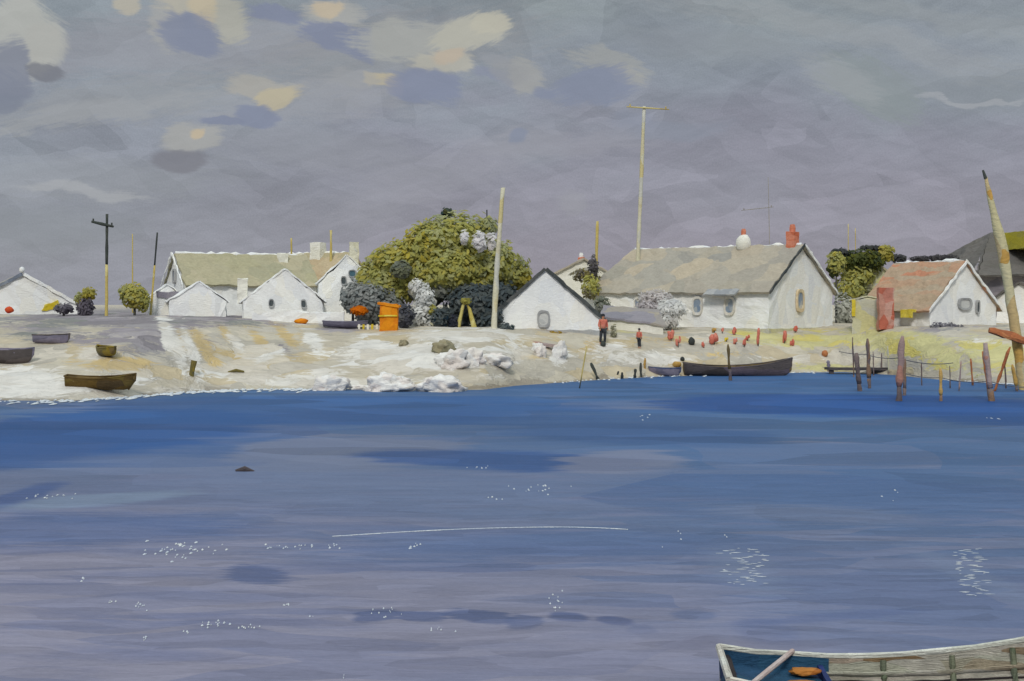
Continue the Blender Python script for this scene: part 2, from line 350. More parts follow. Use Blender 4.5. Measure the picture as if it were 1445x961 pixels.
for a in [
    # broad veils
    (250, 60, 260, 40, 6, (142, 138, 146), .5, .5, .9), (560, 70, 180, 50, 8, (152, 150, 150), .5, .5, .9), (420, 140, 150, 30, 4, (146, 146, 152), .5, .5, .9),
    (120, 250, 190, 26, 3, (150, 154, 160), .35, .5, .9), (430, 210, 150, 30, -8, (148, 149, 158), .35, .5, .9), (170, 140, 160, 26, 12, (150, 152, 156), .6, .4, 1.0),
    (120, 160, 140, 12, 14, (158, 160, 163), .55, .4, 1.0), (125, 266, 70, 6, -3, (166, 168, 174), .7, .4, .9), (1200, 50, 240, 16, -14, (146, 148, 148), .4, .5, 1.0),
    (1330, 25, 160, 12, -14, (142, 147, 147), .4, .5, 1.0), (1010, 60, 120, 18, -10, (128, 134, 140), .5, .5, .9), (1230, 128, 70, 32, -25, (124, 134, 134), .75, .3, .8),
    (1190, 120, 55, 20, -20, (142, 146, 148), .6, .4, 1.0), (1360, 118, 90, 22, -8, (122, 128, 134), .5, .5, .8), (1380, 132, 70, 4, -2, (166, 168, 174), .6, .3, 1.0),
    (780, 200, 120, 16, 0, (146, 144, 156), .4, .5, .9), (620, 250, 150, 30, 20, (142, 140, 152), .35, .5, .9), (60, 320, 120, 30, 0, (124, 131, 140), .5, .6, .7),
    # warm lit tops and blue undersides
    (30, 45, 52, 52, -35, (182, 182, 170), .9, .18, .35), (62, 62, 30, 34, -50, (176, 175, 165), .8, .2, .3), (8, 95, 26, 44, 10, (112, 117, 138), .9, .2, .35), (66, 97, 30, 13, -8, (108, 108, 118), .9, .2, .35),
    (8, 138, 18, 14, 0, (110, 116, 136), .8, .25, .4),
    (178, 6, 16, 12, 0, (190, 178, 148), .8, .3, .5), (232, 30, 20, 30, 0, (168, 166, 158), .7, .3, .6), (262, 8, 44, 16, 0, (184, 176, 150), .85, .25, .5), (322, 22, 24, 26, 10, (180, 176, 152), .8, .25, .5),
    (285, 14, 20, 18, 0, (200, 180, 136), .8, .25, .4), (270, 46, 42, 20, -10, (112, 120, 148), .9, .2, .4), (384, 8, 32, 12, -8, (112, 120, 150), .9, .2, .4),
    (470, 14, 46, 22, -4, (172, 170, 160), .8, .25, .5), (462, 4, 26, 12, 0, (206, 182, 140), .85, .25, .4), (478, 52, 60, 22, -16, (112, 120, 150), .92, .18, .4), (508, 46, 26, 9, 10, (112, 120, 150), .9, .2, .3),
    (600, 52, 100, 24, 4, (170, 170, 160), .85, .25, .6), (664, 46, 50, 30, 24, (186, 182, 160), .9, .2, .55), (690, 26, 28, 20, 10, (192, 186, 160), .9, .2, .5), (628, 92, 40, 14, -12, (186, 180, 158), .85, .2, .4), (632, 84, 20, 10, 0, (198, 174, 142), .8, .3, .3),
    (540, 104, 26, 9, 6, (196, 178, 132), .9, .2, .4), (500, 108, 46, 10, 4, (156, 156, 158), .6, .3, .6), (600, 120, 46, 22, -18, (114, 122, 152), .92, .2, .4), (560, 112, 12, 12, 0, (122, 126, 150), .7, .3, .3), (700, 95, 22, 10, 0, (150, 153, 160), .8, .3, .4), (690, 116, 30, 7, 0, (120, 126, 150), .8, .3, .4),
    (372, 118, 48, 18, -10, (172, 166, 152), .85, .25, .5), (396, 132, 26, 16, 20, (194, 178, 136), .9, .2, .4), (374, 164, 30, 17, -6, (112, 120, 150), .92, .2, .35), (320, 172, 36, 7, -10, (110, 118, 148), .9, .2, .4),
    (276, 190, 40, 18, -5, (166, 164, 158), .85, .25, .5), (282, 184, 9, 6, 0, (206, 178, 130), .8, .3, .3), (260, 218, 40, 15, -6, (112, 110, 122), .92, .2, .3),
    (860, 82, 58, 14, -10, (162, 162, 154), .7, .3, .8), (890, 100, 24, 10, -15, (166, 164, 154), .7, .3, .8), (740, 112, 22, 22, -20, (164, 162, 154), .75, .3, .7), (716, 108, 24, 14, 0, (150, 150, 152), .6, .3, .7),
    (836, 118, 62, 26, 8, (114, 122, 150), .85, .22, .5), (764, 132, 16, 10, 0, (114, 122, 150), .8, .3, .4), (735, 192, 14, 8, 0, (112, 122, 152), .7, .3, .4), (950, 180, 80, 14, 4, (124, 130, 150), .6, .4, .7), (890, 166, 30, 12, 0, (122, 128, 150), .6, .4, .6),
    (812, 288, 18, 14, 0, (152, 151, 162), .5, .4, .9),
]: sdab(*a)
deck = g.vm('SCALE', deck, sc=g.m('ADD', 1.0, g.m('MULTIPLY', tone, 0.35)))
zen = g.ramp(g.m('DIVIDE', V, 1571.0), [(0.0, (0.30,) * 3 + (1,)), (0.15, (0.30,) * 3 + (1,)), (0.55, (0.95, 0.95, 0.93, 1)), (1.0, (1.0, 1.0, 0.97, 1))])   # overcast brightens overhead
deck = g.vm('MULTIPLY', deck, g.vm('SCALE', zen, sc=1 / 0.30))
g.l.new(g.mix(0.06, deck, nish.outputs[0]), bg.inputs['Color'])
w.cycles.sampling_method = 'MANUAL'; w.cycles.sample_map_resolution = 512

# ------------------------------------------------------------------ ground
def axis(a, b, step, lo, hi):
    core = list(np.arange(a, b + 1e-6, step)); d = step * 1.5; x = b
    while x < hi: x += d; d *= 1.35; core.append(min(x, hi))
    d = step * 1.5; x = a
    while x > lo: x -= d; d *= 1.35; core.insert(0, max(x, lo))
    return np.array(core)
gx = axis(-37, 37, 0.22, -6000, 6000); gy = axis(56, 104, 0.22, 20, 9000)
XX, YY = np.meshgrid(gx, gy)
ZZ = gz_np(XX, YY)
nz = np.array([noise.noise(Vector((x * 0.45, y * 0.45, 0.0))) + 0.6 * noise.noise(Vector((x * 1.3, y * 1.3, 4.0))) for x, y in zip(XX.ravel(), YY.ravel())]).reshape(XX.shape)
near = np.clip((YY - shore(XX)) / 4.0, 0.12, 1) * (YY < 130)
ZZ = ZZ + nz * 0.08 * near
def grid_mesh(name, XX, YY, ZZ):
    ny, nx = XX.shape
    co = np.stack([XX, YY, ZZ], -1).reshape(-1, 3).astype(np.float32)
    i = np.arange(ny * nx).reshape(ny, nx)
    q = np.stack([i[:-1, :-1], i[:-1, 1:], i[1:, 1:], i[1:, :-1]], -1).reshape(-1, 4)
    me = bpy.data.meshes.new(name)
    me.vertices.add(len(co)); me.vertices.foreach_set('co', co.ravel())
    me.loops.add(q.size); me.loops.foreach_set('vertex_index', q.ravel().astype(np.int32))
    me.polygons.add(len(q)); me.polygons.foreach_set('loop_start', np.arange(0, q.size, 4, dtype=np.int32))
    me.update(); me.polygons.foreach_set('use_smooth', np.ones(len(q), bool)); me.validate()
    return me
me = grid_mesh('ground', XX, YY, ZZ)
pxx = CX + XX / YY * F; pyy = HY + (H - ZZ) / YY * F      # where each patch of ground colour was read off the photograph
def dabs(lst):
    wgt = np.zeros_like(XX)
    for px, py, rx, ry, rot, s in lst:
        c, sn = math.cos(R(rot)), math.sin(R(rot))
        a = ((pxx - px) * c - (pyy - py) * sn) / rx; b = ((pyy - py) * c + (pxx - px) * sn) / ry
        wgt = np.maximum(wgt, s * np.exp(-(a * a + b * b) * 0.9))
    return wgt
dark = dabs([(60, 462, 90, 14, 0, .8), (150, 478, 90, 12, 0, .7), (255, 500, 40, 14, 0, .55), (72, 478, 30, 6, 0, .8), (300, 452, 50, 10, -8, .8), (120, 470, 30, 20, 40, .5), (210, 445, 150, 9, 0, 1.3), (110, 447, 60, 9, 0, 1.2), (330, 440, 40, 6, 0, 1.1), (190, 452, 190, 15, 0, 1), (120, 445, 130, 14, 0, 1), (200, 470, 90, 14, 0, .75), (205, 490, 60, 16, -4, .65), (310, 442, 60, 9, 0, .9), (485, 462, 50, 9, 0, .95), (350, 455, 50, 10, -12, .6), (60, 480, 40, 8, 0, .5),
             (280, 470, 40, 8, -30, .4), (680, 470, 70, 6, -5, .5), (800, 468, 60, 5, -4, .5), (870, 445, 60, 14, -10, .7), (1330, 463, 60, 7, 0, .5), (1400, 462, 60, 6, 0, .45), (60, 505, 30, 8, -35, .4), (400, 492, 25, 9, -20, .5)])  # includes shadow-grey strips painted into the ground along the cottage foot
yel = dabs([(1160, 480, 130, 13, 0, .75), (1290, 488, 80, 18, -12, 1), (1400, 500, 70, 28, 0, .8), (1160, 519, 60, 6, 0, 1), (1060, 472, 60, 8, 0, .7), (1230, 478, 60, 10, 0, .9), (880, 470, 40, 10, 0, .35), (1340, 515, 80, 8, -5, .6), (230, 470, 12, 8, -40, .3)])
whi = dabs([(60, 545, 110, 12, 0, 1), (480, 540, 170, 10, 0, .85), (590, 500, 120, 20, 0, .85), (700, 500, 50, 20, 0, .8), (360, 535, 70, 8, 0, .7), (235, 470, 9, 36, 15, .9), (270, 492, 9, 36, 25, .9), (335, 486, 9, 30, 40, .8), (375, 505, 30, 8, 20, .8), (440, 480, 12, 30, 35, .7), (160, 535, 60, 6, 0, .6), (20, 500, 40, 8, 0, .5), (470, 525, 40, 10, 0, .8), (860, 490, 30, 8, 0, .6), (1080, 505, 60, 6, 0, .5), (540, 551, 130, 6, 0, .9), (700, 530, 40, 8, 0, .6), (250, 552, 60, 5, 0, .8), (40, 535, 70, 22, 0, 1), (30, 555, 60, 10, 0, 1), (128, 500, 22, 12, 0, .7), (250, 490, 14, 40, 20, .7), (300, 530, 60, 14, 0, .5), (430, 535, 90, 12, 0, .55), (560, 500, 90, 18, 8, .8), (520, 490, 30, 26, 30, .6), (650, 475, 90, 12, 0, .95), (600, 520, 90, 12, 0, .6), (690, 508, 70, 18, 0, .7),
            (940, 505, 40, 10, 0, .7), (860, 505, 60, 14, 0, .5), (790, 505, 18, 16, 0, .7), (1180, 505, 40, 8, 0, .4), (350, 465, 40, 8, 0, .4), (1390, 480, 30, 6, 0, .5), (280, 456, 40, 8, -10, .35)])
och = dabs([(255, 478, 8, 40, 20, .7), (320, 470, 9, 44, 40, .75), (400, 470, 9, 34, 45, .8), (340, 500, 60, 8, 0, .6), (600, 505, 40, 8, 0, .5), (740, 505, 60, 8, 0, .5), (1020, 500, 90, 6, 0, .5), (165, 512, 60, 10, 0, .8), (285, 485, 14, 44, 35, .8), (365, 478, 10, 30, 45, .8), (430, 475, 10, 24, 40, .6), (110, 512, 40, 8, 0, .5), (820, 490, 90, 12, 0, .5), (960, 480, 120, 10, 0, .5), (480, 505, 120, 8, 0, .35), (560, 545, 40, 5, 0, .5), (660, 547, 70, 6, 0, .4), (20, 512, 30, 6, 0, .3)])
wet = np.exp(-np.maximum(YY - shore(XX), 0) / 0.9) * np.interp(XX, [-30, -10, -4, 4, 12, 30], [.75, .6, 1, .8, .5, .6])
ca = me.color_attributes.new('zone', 'FLOAT_COLOR', 'POINT'); ca.data.foreach_set('color', np.stack([dark, yel, whi, och], -1).astype(np.float32).ravel())
cb = me.color_attributes.new('zone_wet', 'FLOAT_COLOR', 'POINT'); cb.data.foreach_set('color', np.stack([wet, wet, wet, wet], -1).astype(np.float32).ravel())
gm, g, b = new_mat('shore_ground')
pos = g.n.new('ShaderNodeNewGeometry').outputs['Position']
at1 = g.n.new('ShaderNodeAttribute'); at1.attribute_name = 'zone'
at2 = g.n.new('ShaderNodeAttribute'); at2.attribute_name = 'zone_wet'
zr, zg, zb = g.sep(at1.outputs['Color']); zw = at1.outputs['Alpha']; wv = g.sep(at2.outputs['Color'])[0]
pw = g.warp(pos, 0.5, 1.4)
c1, _ = g.voro(g.vm('MULTIPLY', pw, (0.55, 0.45, 2.2)), 0.9)
v1, v2, v3 = g.sep(c1)
col = g.ramp(v1, [(0.1, L4((188, 179, 162))), (0.35, L4((199, 191, 174))), (0.55, L4((178, 172, 161))), (0.75, L4((207, 199, 185))), (0.95, L4((194, 180, 152)))])
st = g.noise(g.vm('MULTIPLY', pw, (0.5, 1.6, 5.0)), 1.6, 4.0, 0.7)
st2 = g.noise(pw, 0.8, 3.0, 0.6)
rag = g.m('ADD', g.m('MULTIPLY', g.m('SUBTRACT', v2, 0.5), 0.45), g.m('MULTIPLY', g.m('SUBTRACT', st, 0.5), 1.3))
def zone(wt, lo, hi): return g.step(g.m('ADD', wt, rag), lo, hi)
col = g.mix(g.m('MULTIPLY', zone(zw, .35, .6), .85), col, g.ramp(v3, [(0.2, L4((196, 172, 122))), (0.6, L4((186, 166, 124))), (0.9, L4((204, 178, 120)))]))
col = g.mix(g.m('MULTIPLY', zone(zg, .35, .6), .9), col, g.ramp(v3, [(0.15, L4((204, 198, 142))), (0.5, L4((196, 190, 138))), (0.9, L4((208, 194, 104)))]))
col = g.mix(g.m('MULTIPLY', zone(zr, .35, .62), .92), col, g.ramp(v3, [(0.15, L4((132, 127, 134))), (0.5, L4((148, 142, 150))), (0.75, L4((126, 129, 126))), (0.95, L4((160, 154, 160)))]))
col = g.mix(g.m('MULTIPLY', zone(zb, .35, .6), .92), col, g.ramp(v3, [(0.2, L4((218, 214, 207))), (0.6, L4((227, 225, 221))), (0.9, L4((208, 201, 190)))]))
col = g.mix(g.m('MULTIPLY', zone(wv, .4, .7), .85), col, g.ramp(v3, [(0.2, L4((134, 124, 108))), (0.8, L4((150, 142, 130)))]))
col = g.vm('SCALE', col, sc=g.m('ADD', 1.0, g.m('ADD', g.m('MULTIPLY', g.m('SUBTRACT', st, 0.5), 0.36), g.m('MULTIPLY', g.m('SUBTRACT', st2, 0.5), 0.3))))
g.l.new(col, b.inputs['Base Color']); b.inputs['Roughness'].default_value = 0.9; b.inputs['Specular IOR Level'].default_value = 0.1
bn = g.n.new('ShaderNodeBump'); bn.inputs['Strength'].default_value = 0.7; bn.inputs['Distance'].default_value = 0.3
g.l.new(g.m('ADD', st, g.m('MULTIPLY', v1, 0.5)), bn.inputs['Height']); g.l.new(bn.outputs[0], b.inputs['Normal'])
me.materials.append(gm)
go = bpy.data.objects.new('ground', me); COL.objects.link(go)
tag(go, 'pale sand bank rising from the blue water to the houses', 'ground', kind='structure')

# ------------------------------------------------------------------ water
wx = axis(-12, 12, 2.0, -7000, 7000); wy = axis(2, 90, 2.0, -600, 9000)
WX, WY = np.meshgrid(wx, wy)
me = grid_mesh('water', WX, WY, np.zeros_like(WX))
wm, g, b = new_mat('harbour_water')
pos = g.n.new('ShaderNodeNewGeometry').outputs['Position']
px_, py_, _ = g.sep(pos)
p2 = g.comb(px_, py_, 0.0)
def swirl(kx, ky, amp, sc): # anisotropic warped coords
    return g.vm('MULTIPLY', g.warp(p2, sc, amp), (kx, ky, 0.0))
far_n = g.noise(swirl(0.10, 0.16, 5.0, 0.06), 1.0, 5.0, 0.6)       # wide currents far out
mid_n = g.noise(swirl(0.28, 0.75, 1.5, 0.2), 1.0, 5.0, 0.65)
near_n = g.noise(swirl(0.7, 2.6, 0.5, 0.5), 1.0, 5.0, 0.7)
near_w = g.step(py_, 42.0, 18.0); far_w = g.step(py_, 28.0, 52.0)
nn = g.m('ADD', g.m('MULTIPLY', far_n, far_w), g.m('MULTIPLY', mid_n, g.m('SUBTRACT', 1.0, far_w)))
depth_t = g.m('ADD', py_, g.m('MULTIPLY', g.m('SUBTRACT', nn, 0.5), g.m('MULTIPLY', py_, 0.75)))
depth_t = g.m('ADD', depth_t, g.m('MULTIPLY', g.m('MINIMUM', g.m('MAXIMUM', px_, -7.0), 9.0), 0.95))     # the deep channel reaches nearer on the right
def WC(c, k=1.0):
    lum = sum(c) / 3; t_ = min(1, max(0, (c[2] - c[0] - 30) / 60)); c = (c[0], c[1] * (1 + .045 * t_), c[2] * (1 - .02 * t_))
    return tuple(v * k for v in L3(tuple(lum + (v - lum) * .90 for v in c))) + (1.0,)
KW = 1.0
col = g.ramp(g.m('DIVIDE', g.m('SUBTRACT', depth_t, 12.0), 70.0),
             [(0.02, WC((136, 134, 154), KW)), (0.08, WC((124, 126, 151), KW)), (0.14, WC((106, 115, 149), KW)), (0.22, WC((92, 108, 147), KW)), (0.36, WC((86, 106, 149), KW)), (0.56, WC((76, 102, 149), KW)), (0.72, WC((66, 97, 150), KW)), (1.0, WC((58, 92, 150), KW))])
lil = g.step(mid_n, 0.52, 0.66)
col = g.mix(g.m('MULTIPLY', lil, g.m('MULTIPLY_ADD', far_w, -0.25, 0.5)), col, WC((112, 116, 148), KW))
pc_, _ = g.voro(swirl(0.085, 0.20, 5.0, 0.10), 1.0); pr, pg_, _ = g.sep(pc_)
qc_, _ = g.voro(swirl(0.30, 1.25, 1.6, 0.35), 1.0); qr, qg, _ = g.sep(qc_)
farp = g.m('MULTIPLY', g.step(py_, 24.0, 34.0), g.step(py_, 66.0, 50.0))
nearp = g.step(py_, 30.0, 22.0)
col = g.mix(g.m('MULTIPLY', g.m('MULTIPLY', g.step(pr, .52, .60), farp), .60), col, WC((114, 121, 149), KW))
col = g.mix(g.m('MULTIPLY', g.m('MULTIPLY', g.step(pg_, .62, .70), farp), .60), col, WC((60, 88, 146), KW))
col = g.mix(g.m('MULTIPLY', g.m('MULTIPLY', g.step(qr, .55, .66), nearp), .42), col, WC((138, 136, 156), KW))
col = g.mix(g.m('MULTIPLY', g.m('MULTIPLY', g.step(qg, .66, .76), nearp), .38), col, WC((100, 108, 146), KW))
fine = g.noise(swirl(1.2, 3.6, 0.4, 0.9), 1.0, 4.0, 0.7)
grain = g.noise(p2, 9.0, 3.0, 0.7)
br_n = g.noise(swirl(0.30, 7.0, 0.3, 0.8), 1.0, 3.0, 0.7); br_f = g.noise(swirl(0.07, 0.75, 1.5, 0.2), 1.0, 3.0, 0.7)
def wdab(px, py, rx, ry, rot, c, op=.8, soft=.25, ragk=.5):
    """a patch of differently coloured water, fixed where it lies on the harbour"""
    global col
    Y = F * H / (py - HY); x0 = PX(px, Y)
    sx = rx / F * Y; sy = ry * Y * Y / (F * H)
    xx = g.m('SUBTRACT', px_, x0); yy = g.m('SUBTRACT', py_, Y)
    k = math.tan(R(rot)) * sy / max(ry, 1e-3) * rx / sx
    a = g.m('DIVIDE', xx, sx); bq = g.m('DIVIDE', g.m('SUBTRACT', yy, g.m('MULTIPLY', xx, k)), sy)
    q = g.m('SQRT', g.m('ADD', g.m('POWER', g.m('ABSOLUTE', a), 2.4), g.m('POWER', g.m('ABSOLUTE', bq), 2.4)))
    q = g.m('ADD', q, g.m('ADD', g.m('MULTIPLY', g.m('SUBTRACT', fine if Y < 28 else mid_n, 0.5), ragk * 2.4), g.m('MULTIPLY', g.m('SUBTRACT', br_n if Y < 28 else br_f, 0.5), ragk * 3.2)))
    f = g.m('MULTIPLY', g.step(q, 1 + soft * 1.5, 1 - soft), op * .9)
    col = g.mix(f, col, WC(c, KW))
DB = (62, 82, 140)
for a in [
    (140, 606, 215, 32, 0, (44, 80, 146), .95, .15, .3), (470, 576, 360, 20, 0, (48, 86, 152), .8, .2, .4), (1170, 570, 230, 15, 0, (36, 78, 154), .95, .15, .3), (1390, 578, 130, 22, 0, (42, 80, 152), .85, .2, .3), (900, 612, 170, 14, -2, (56, 86, 142), .8, .2, .4), (1120, 640, 260, 16, 0, (70, 98, 148), .6, .3, .5), (40, 640, 90, 20, 0, (58, 84, 142), .8, .2, .4),
    (30, 700, 30, 18, 0, (62, 84, 146), .7, .3, .4), (490, 636, 160, 24, 0, (112, 120, 146), .9, .15, .4), (330, 660, 220, 12, -3, (104, 116, 150), .6, .4, .6), (700, 648, 200, 13, -2, (54, 82, 144), .9, .15, .45),
    (880, 652, 80, 16, 3, (120, 126, 150), .85, .2, .7), (870, 600, 180, 20, 0, (66, 92, 146), .55, .4, .5), (140, 705, 110, 10, 4, (124, 140, 168), .75, .3, .5), (560, 700, 240, 20, -4, (106, 118, 152), .55, .4, .6),
    (120, 745, 200, 22, 0, (76, 96, 148), .7, .35, .5), (760, 770, 300, 22, 0, (80, 100, 148), .6, .4, .6), (1180, 690, 240, 36, 0, (74, 100, 150), .6, .4, .6), (1150, 725, 130, 12, -3, (112, 122, 152), .6, .35, .6),
    (362, 810, 44, 11, -7, (80, 92, 134), .85, .3, .75), (530, 869, 30, 8, 2, (82, 92, 132), .9, .2, .6), (596, 870, 34, 7, -3, (84, 94, 134), .9, .2, .6), (676, 870, 46, 9, -6, (78, 90, 132), .9, .2, .6), (738, 877, 24, 10, 3, (80, 92, 134), .9, .2, .6),
    (802, 870, 26, 6, -4, (84, 94, 134), 1.0, .25, .35), (868, 876, 24, 6, -6, (84, 94, 136), 1.0, .25, .4), (905, 888, 20, 7, 0, (94, 104, 142), .7, .25, .4), (980, 868, 28, 7, 0, (92, 104, 144), .7, .3, .4), (1080, 890, 40, 18, 0, (88, 100, 144), .6, .35, .4), (960, 910, 30, 6, 0, (108, 112, 142), .7, .3, .3), (992, 905, 24, 9, 0, (108, 110, 138), .6, .3, .3),
    (1250, 830, 230, 70, 0, (98, 110, 148), .55, .4, .5), (200, 835, 260, 8, -2, (108, 114, 148), .5, .4, .6), (350, 875, 160, 6, -3, (104, 110, 146), .55, .4, .6), (240, 925, 140, 6, -3, (112, 116, 148), .5, .4, .5), (1050, 803, 40, 28, 0, (112, 124, 156), .6, .4, 1.2), (1370, 812, 30, 34, -30, (112, 124, 156), .6, .4, 1.2),
    (830, 910, 260, 30, 0, (134, 132, 152), .45, .5, .5), (1180, 870, 130, 5, 4, (88, 100, 144), .6, .4, .5),
]: wdab(*a)
def strokes(kx, ky, amp, sc):
    c_, _ = g.voro(swirl(kx, ky, amp, sc), 1.0)
    return g.m('SUBTRACT', g.sep(c_)[0], 0.5)
sn_ = strokes(0.85, 3.4, 1.0, 0.6); sf_ = strokes(0.20, 0.42, 4.0, 0.16)
tone0 = g.m('ADD', g.m('MULTIPLY', sn_, g.m('MULTIPLY', near_w, 0.22)), g.m('MULTIPLY', sf_, g.m('MULTIPLY', g.m('SUBTRACT', 1.0, near_w), 0.30)))
tone = g.m('ADD', g.m('MULTIPLY', g.m('SUBTRACT', fine, 0.5), g.m('MULTIPLY_ADD', near_w, 0.04, 0.18)), g.m('MULTIPLY', g.m('SUBTRACT', near_n, 0.5), g.m('MULTIPLY', near_w, 0.24)))
tone = g.m('ADD', tone, g.m('MULTIPLY', g.m('SUBTRACT', far_n, 0.5), 0.35))
tone = g.m('ADD', tone, tone0)
tone = g.m('ADD', tone, g.m('MULTIPLY', g.m('SUBTRACT', grain, 0.5), 0.25))
col = g.vm('SCALE', col, sc=g.m('ADD', 1.0, tone))
g.l.new(col, b.inputs['Base Color'])
b.inputs['Roughness'].default_value = 0.55; b.inputs['Specular IOR Level'].default_value = 0.06; b.inputs['IOR'].default_value = 1.33
bn = g.n.new('ShaderNodeBump'); bn.inputs['Strength'].default_value = 0.5; bn.inputs['Distance'].default_value = 0.08
g.l.new(g.m('ADD', near_n, g.m('MULTIPLY', fine, 0.6)), bn.inputs['Height']); g.l.new(bn.outputs[0], b.inputs['Normal'])
me.materials.append(wm)
wo = bpy.data.objects.new('water', me); COL.objects.link(wo)
tag(wo, 'open harbour water, lilac grey near and deep blue under the shore', 'water', kind='structure')

# foam: flecks, wavelets and the broken white line along the beach
bm = BM()
def fleck(x, y, rx, ry, z=0.004, h=0.02):
    n = random.randint(5, 7); a0 = random.random() * 6
    top = [bm.verts.new((x + math.cos(a0 + 6.283 * i / n) * rx * random.uniform(.6, 1.1), y + math.sin(a0 + 6.283 * i / n) * ry * random.uniform(.6, 1.1), z)) for i in range(n)]
    c = bm.verts.new((x, y, z + h))
    for i in range(n): bm.faces.new([top[i], top[(i + 1) % n], c])
def W(px, py):
    Y = F * H / (py - HY); return PX(px, Y), Y
for cx_, cy_, rx, ry, n, s in [(258, 776, 50, 10, 42, 3.2), (385, 772, 20, 4, 8, 2.6), (430, 771, 25, 4, 10, 2.6), (470, 770, 12, 4, 6, 2.6), (580, 772, 16, 6, 8, 2.6), (118, 816, 4, 4, 4, 2.6), (155, 848, 20, 3, 5, 2.4), (196, 855, 12, 5, 9, 2.4), (300, 880, 26, 4, 14, 2.8),
                               (352, 885, 24, 3, 10, 2.6), (405, 854, 10, 3, 5, 2.5), (440, 870, 4, 4, 3, 2.4), (203, 900, 3, 5, 4, 2.6), (258, 892, 8, 3, 3, 2.4), (540, 864, 26, 8, 12, 2.2), (610, 888, 30, 4, 7, 2.2), (760, 690, 60, 8, 16, 2.2), (700, 704, 10, 4, 5, 2.2), (680, 660, 16, 3, 7, 2.0),
                               (60, 700, 25, 5, 8, 2.2), (95, 700, 12, 3, 5, 2.2), (785, 850, 10, 16, 12, 2.2), (905, 588, 14, 6, 5, 1.8), (980, 760, 50, 10, 6, 1.8), (1280, 695, 40, 10, 4, 1.8), (485, 955, 5, 3, 3, 2.4), (1400, 590, 20, 3, 4, 1.8)]:
    for _ in range(n):
        x, y = W(cx_ + random.gauss(0, .5) * rx, cy_ + random.gauss(0, .5) * ry)
        k = y / F; r = s * random.uniform(.3, .85)
        fleck(x, y, r * k, r * 0.55 * y * y / (F * H))
for cx_, cy_, sx, sy, n, sl in [(1050, 800, 32, 26, 60, .25), (1372, 808, 20, 34, 60, .7)]:      # two patches of wind ripples
    for i in range(n):
        px0 = cx_ + random.uniform(-1, 1) * sx + ((i / n) - .5) * 20 * sl; py0 = cy_ + (i / n - .5) * 2 * sy
        x, y = W(px0, py0)
        fleck(x, y, random.uniform(2, 10) * y / F, random.uniform(.2, .5) * y * y / (F * H), h=0.004)
for i in range(190):                                                                              # one long thin curling line
    t = i / 189; px0 = 470 + 415 * t; py0 = 758 - 14 * math.sin(math.pi * min(t * .62 + .02, 1)) + (8 * max(t - .75, 0) * 4 * max(t - .75, 0))
    x, y = W(px0, py0); fleck(x, y, random.uniform(1.6, 3.4) * y / F, random.uniform(.2, .6) * y * y / (F * H), h=0.008)
for i in range(440):
    px0 = random.choice([random.uniform(-20, 340), random.uniform(300, 480), random.uniform(60, 330), random.uniform(780, 1160), random.uniform(1270, 1345)])
    Y0 = float(shore(PX(px0, 65))); x = PX(px0, Y0); Y0 = float(shore(x))
    k = Y0 / F; big = 1.0 if px0 < 480 else .55
    fleck(x, Y0 + random.gauss(-.4, .9) * big, random.uniform(1, 6) * k * big, random.uniform(.08, .7) * big, z=0.02, h=0.05)
tag(obj('foam', bm, FOAM), 'white foam flecks scattered over the water and along the beach', 'foam', kind='stuff')

# ------------------------------------------------------------------ houses
def roof_slab(bm, a, b, d, th=0.14):
    """sloping slab between eave line point a and ridge point b, extruded along d"""
    a, b, d = Vector(a), Vector(b), Vector(d)
    n = (b - a).cross(d).normalized()
    if n.z < 0: n = -n
    prism(bm, [a, b, b + n * th, a + n * th], d)
def lumps_along(bm, p, q, n, size, keep=.7, amp=.35):
    p, q = Vector(p), Vector(q); n *= 2
    tube(bm, [p.lerp(q, i / n) + Vector((0, 0, -.06)) for i in range(n + 1)], [size * (random.uniform(.7, 1.7) if random.random() < keep else .35) for i in range(n + 1)], 7)
    wob(bm, .03, 3)
def window(parent, loc, w_, h_, face=0.0, pane=GLASS, frame=FRAME, name='window', arch=True):
    """frame ring + pane; faces local -y after rotation by face about z; returns the frame"""
    Mx = Matrix.Translation(loc) @ Matrix.Rotation(face, 4, 'Z')
    def outline(s):
        pts = []
        for i in range(14):
            a = 2 * math.pi * i / 14
            e = 0.62 if arch else 0.3
            cx = math.copysign(abs(math.cos(a)) ** e, math.cos(a)); sz = math.copysign(abs(math.sin(a)) ** e, math.sin(a))
            pts.append(Vector((cx * w_ / 2 * s, 0, sz * h_ / 2 * s)))
        return pts
    bm = BM(); o, i_ = outline(1.0), outline(0.72)
    vo = [[bm.verts.new(p + Vector((0, y, 0))) for p in o] for y in (0.05, -0.10)]
    vi = [[bm.verts.new(p + Vector((0, y, 0))) for p in i_] for y in (0.05, -0.08)]
    n = 14
    for k in range(n):
        j = (k + 1) % n
        bm.faces.new([vo[1][k], vo[1][j], vi[1][j], vi[1][k]]); bm.faces.new([vo[0][k], vo[0][j], vo[1][j], vo[1][k]]); bm.faces.new([vi[1][k], vi[1][j], vi[0][j], vi[0][k]])
    wob(bm, 0.02, 3); bm.transform(Mx)
    f = obj(name, bm, frame, parent)
    bm = BM(); bm.faces.new([bm.verts.new(p * 1.04 + Vector((0, -0.03, 0))) for p in i_]); bm.transform(Mx)
    obj('pane', bm, pane, f)
    return f
